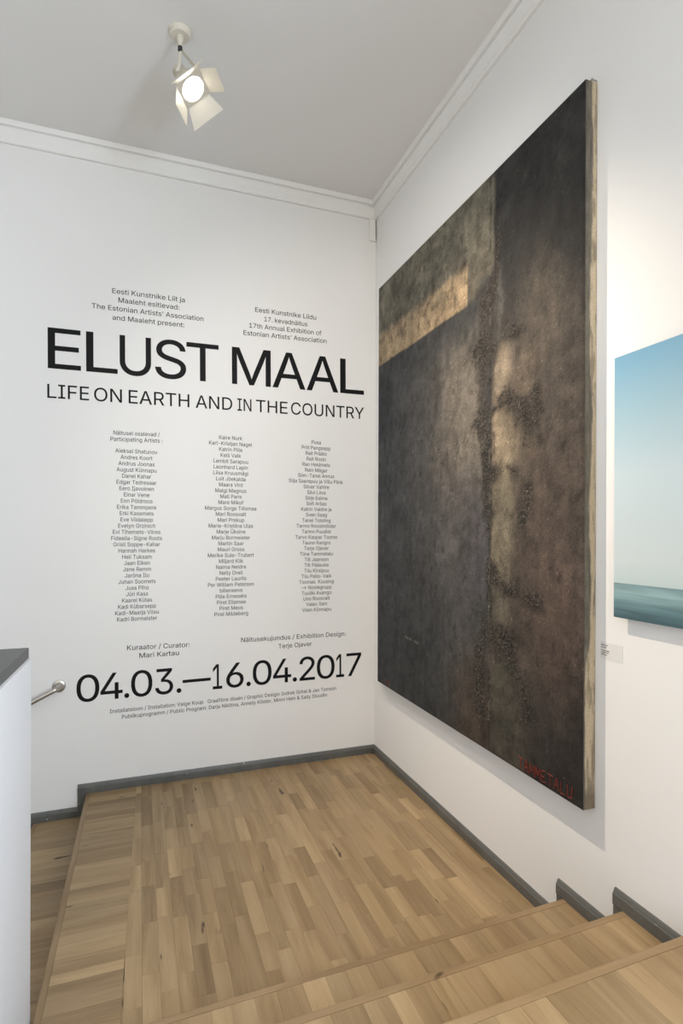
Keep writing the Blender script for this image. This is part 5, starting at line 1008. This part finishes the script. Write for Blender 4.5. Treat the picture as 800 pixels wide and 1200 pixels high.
# red brush lettering in the lower corners
STROKES = {'T': [[(0, 1), (1, .95)], [(.5, 1), (.45, 0)]], 'A': [[(0, 0), (.45, 1), (.9, 0)], [(.2, .4), (.75, .4)]], 'M': [[(0, 0), (.1, 1), (.5, .35), (.9, 1), (1, 0)]],
           'E': [[(.8, 1), (.1, .95), (.1, 0), (.85, .03)], [(.1, .5), (.6, .5)]], 'L': [[(.1, 1), (.08, 0), (.8, .05)]], 'U': [[(.05, 1), (.1, .1), (.75, .08), (.85, 1)]],
           '1': [[(.3, .8), (.6, 1), (.55, 0)]], "'": [[(.5, 1), (.4, .7)]]}
def brush(text, u0, u1, v0, h, seed):
    r = random.Random(seed); bm = bmesh.new(); n = len(text); W = (u1 - u0) / n
    for i, ch in enumerate(text):
        for st in STROKES[ch]:
            pts = []
            for (a_, b_) in st:
                u_ = u0 + (i + 0.08 + 0.84 * a_) * W; q = v0 + b_ * h + r.uniform(-.003, .003)
                pts.append(Vector((-PD - 0.0022, YA + u_ * (YB - YA), Z2 + q)))
            for p, q in zip(pts, pts[1:]):
                k = 4; tube(bm, [p.lerp(q, t / k) + Vector((0, r.uniform(-.0012, .0012), r.uniform(-.0015, .0015))) for t in range(k + 1)], [r.uniform(.0011, .0026) for _ in range(k + 1)], 6)
    return bm
link('signature', bm_mesh(brush('TAMMETALU', 0.805, 0.978, 0.020, 0.056, 3), 'signature'), pt, M_RED)['label'] = 'red hand-painted signature'
link('signature', bm_mesh(brush("'11", 0.060, 0.115, 0.015, 0.045, 4), 'signature'), pt, M_RED)['label'] = 'red hand-painted date'
# hanging screw at the top
bm = bmesh.new(); lathe(bm, (0, YB + 0.004, Z1 + 0.012), (-1, 0, 0), [(0, 0.003), (0.028, 0.003), (0.028, 0.006), (0.032, 0.006), (0.033, 0)], 12)
link('hanging_screw', bm_mesh(bm, 'hanging_screw'), pt, M_STEEL)

# ------------------------------------------------------------------ sea picture
M_SEA, nt, b = mat('sea_print', (0.5, 0.6, 0.65), 0.35)
tc = node(nt, 'ShaderNodeTexCoord'); sepx = node(nt, 'ShaderNodeSeparateXYZ'); nt.links.new(tc.outputs['Object'], sepx.inputs[0])
mr = node(nt, 'ShaderNodeMapRange'); mr.inputs[1].default_value = 0; mr.inputs[2].default_value = 1.095
nt.links.new(sepx.outputs[2], mr.inputs[0])
def lin(r, g, b_): return tuple(SRGB(r, g, b_))
sky = ramp(nt, mr.outputs[0], [(0.132, lin(182, 197, 198)), (0.22, lin(193, 203, 205)), (0.55, lin(186, 202, 209)), (0.78, lin(152, 183, 197)), (1.0, lin(108, 158, 186))])
seac = ramp(nt, mr.outputs[0], [(0.0, lin(58, 84, 92)), (0.05, lin(92, 122, 128)), (0.10, lin(132, 160, 163)), (0.133, lin(112, 138, 142))])
wv_ = noise(nt, objcoord(nt, (1, 2.2, 42)), 1.0, 4, 0.5, 0.4)
seac = mixc(nt, 1.0, seac, ramp(nt, wv_, [(0.30, (0.72,) * 3), (0.65, (1.22,) * 3)]), 'MULTIPLY')
gt = node(nt, 'ShaderNodeMath', operation='GREATER_THAN'); gt.inputs[1].default_value = 0.133; nt.links.new(mr.outputs[0], gt.inputs[0])
nt.links.new(mixc(nt, gt.outputs[0], seac, sky), b.inputs['Base Color'])
M_ALU, _, _ = mat('pale_backing_panel', (0.55, 0.56, 0.57), 0.4)
sea = tag(empty('sea_picture', (0, 0, 0)), 'blue photographic picture of calm sea and hazy sky at the right edge', 'picture')
bm = bmesh.new(); box(bm, -0.0030, 0, -1.70, 0, 0, 1.095)
o = link('print', bm_mesh(bm, 'print'), sea, M_SEA); o.location = (-0.037, -2.655, 1.566)
boxes('backing_rail', [(-0.037, -0.0008, -4.25, -2.76, 2.50, 2.54), (-0.037, -0.0008, -4.25, -2.76, 1.68, 1.72),
                       (-0.037, -0.0008, -2.80, -2.76, 1.72, 2.50), (-0.037, -0.0008, -4.25, -4.21, 1.72, 2.50)], M_ALU, sea)

# small caption between the two pictures
cp = tag(empty('caption_label'), 'small pale caption label on the wall between the two pictures', 'label')
boxes('label_card', [(-0.0012, -0.0001, -2.665, -2.545, 1.365, 1.440)], M_CARD, cp)
r = random.Random(2)
for k, zz in enumerate((1.428, 1.418, 1.404, 1.395, 1.386)):
    bm = bmesh.new(); yy = -2.549; Lmax = (0.034, 0.028, 0.046, 0.040, 0.030)[k]; e = yy - Lmax
    while yy > e:
        w = r.uniform(0.0018, 0.0036); box(bm, -0.0016, -0.0011, yy - w, yy, zz - r.uniform(0.003, 0.0045), zz); yy -= w + r.choice((0.0010, 0.0010, 0.0026))
    link('text_line', bm_mesh(bm, 'text_line'), cp, M_CARDINK, 'stuff')
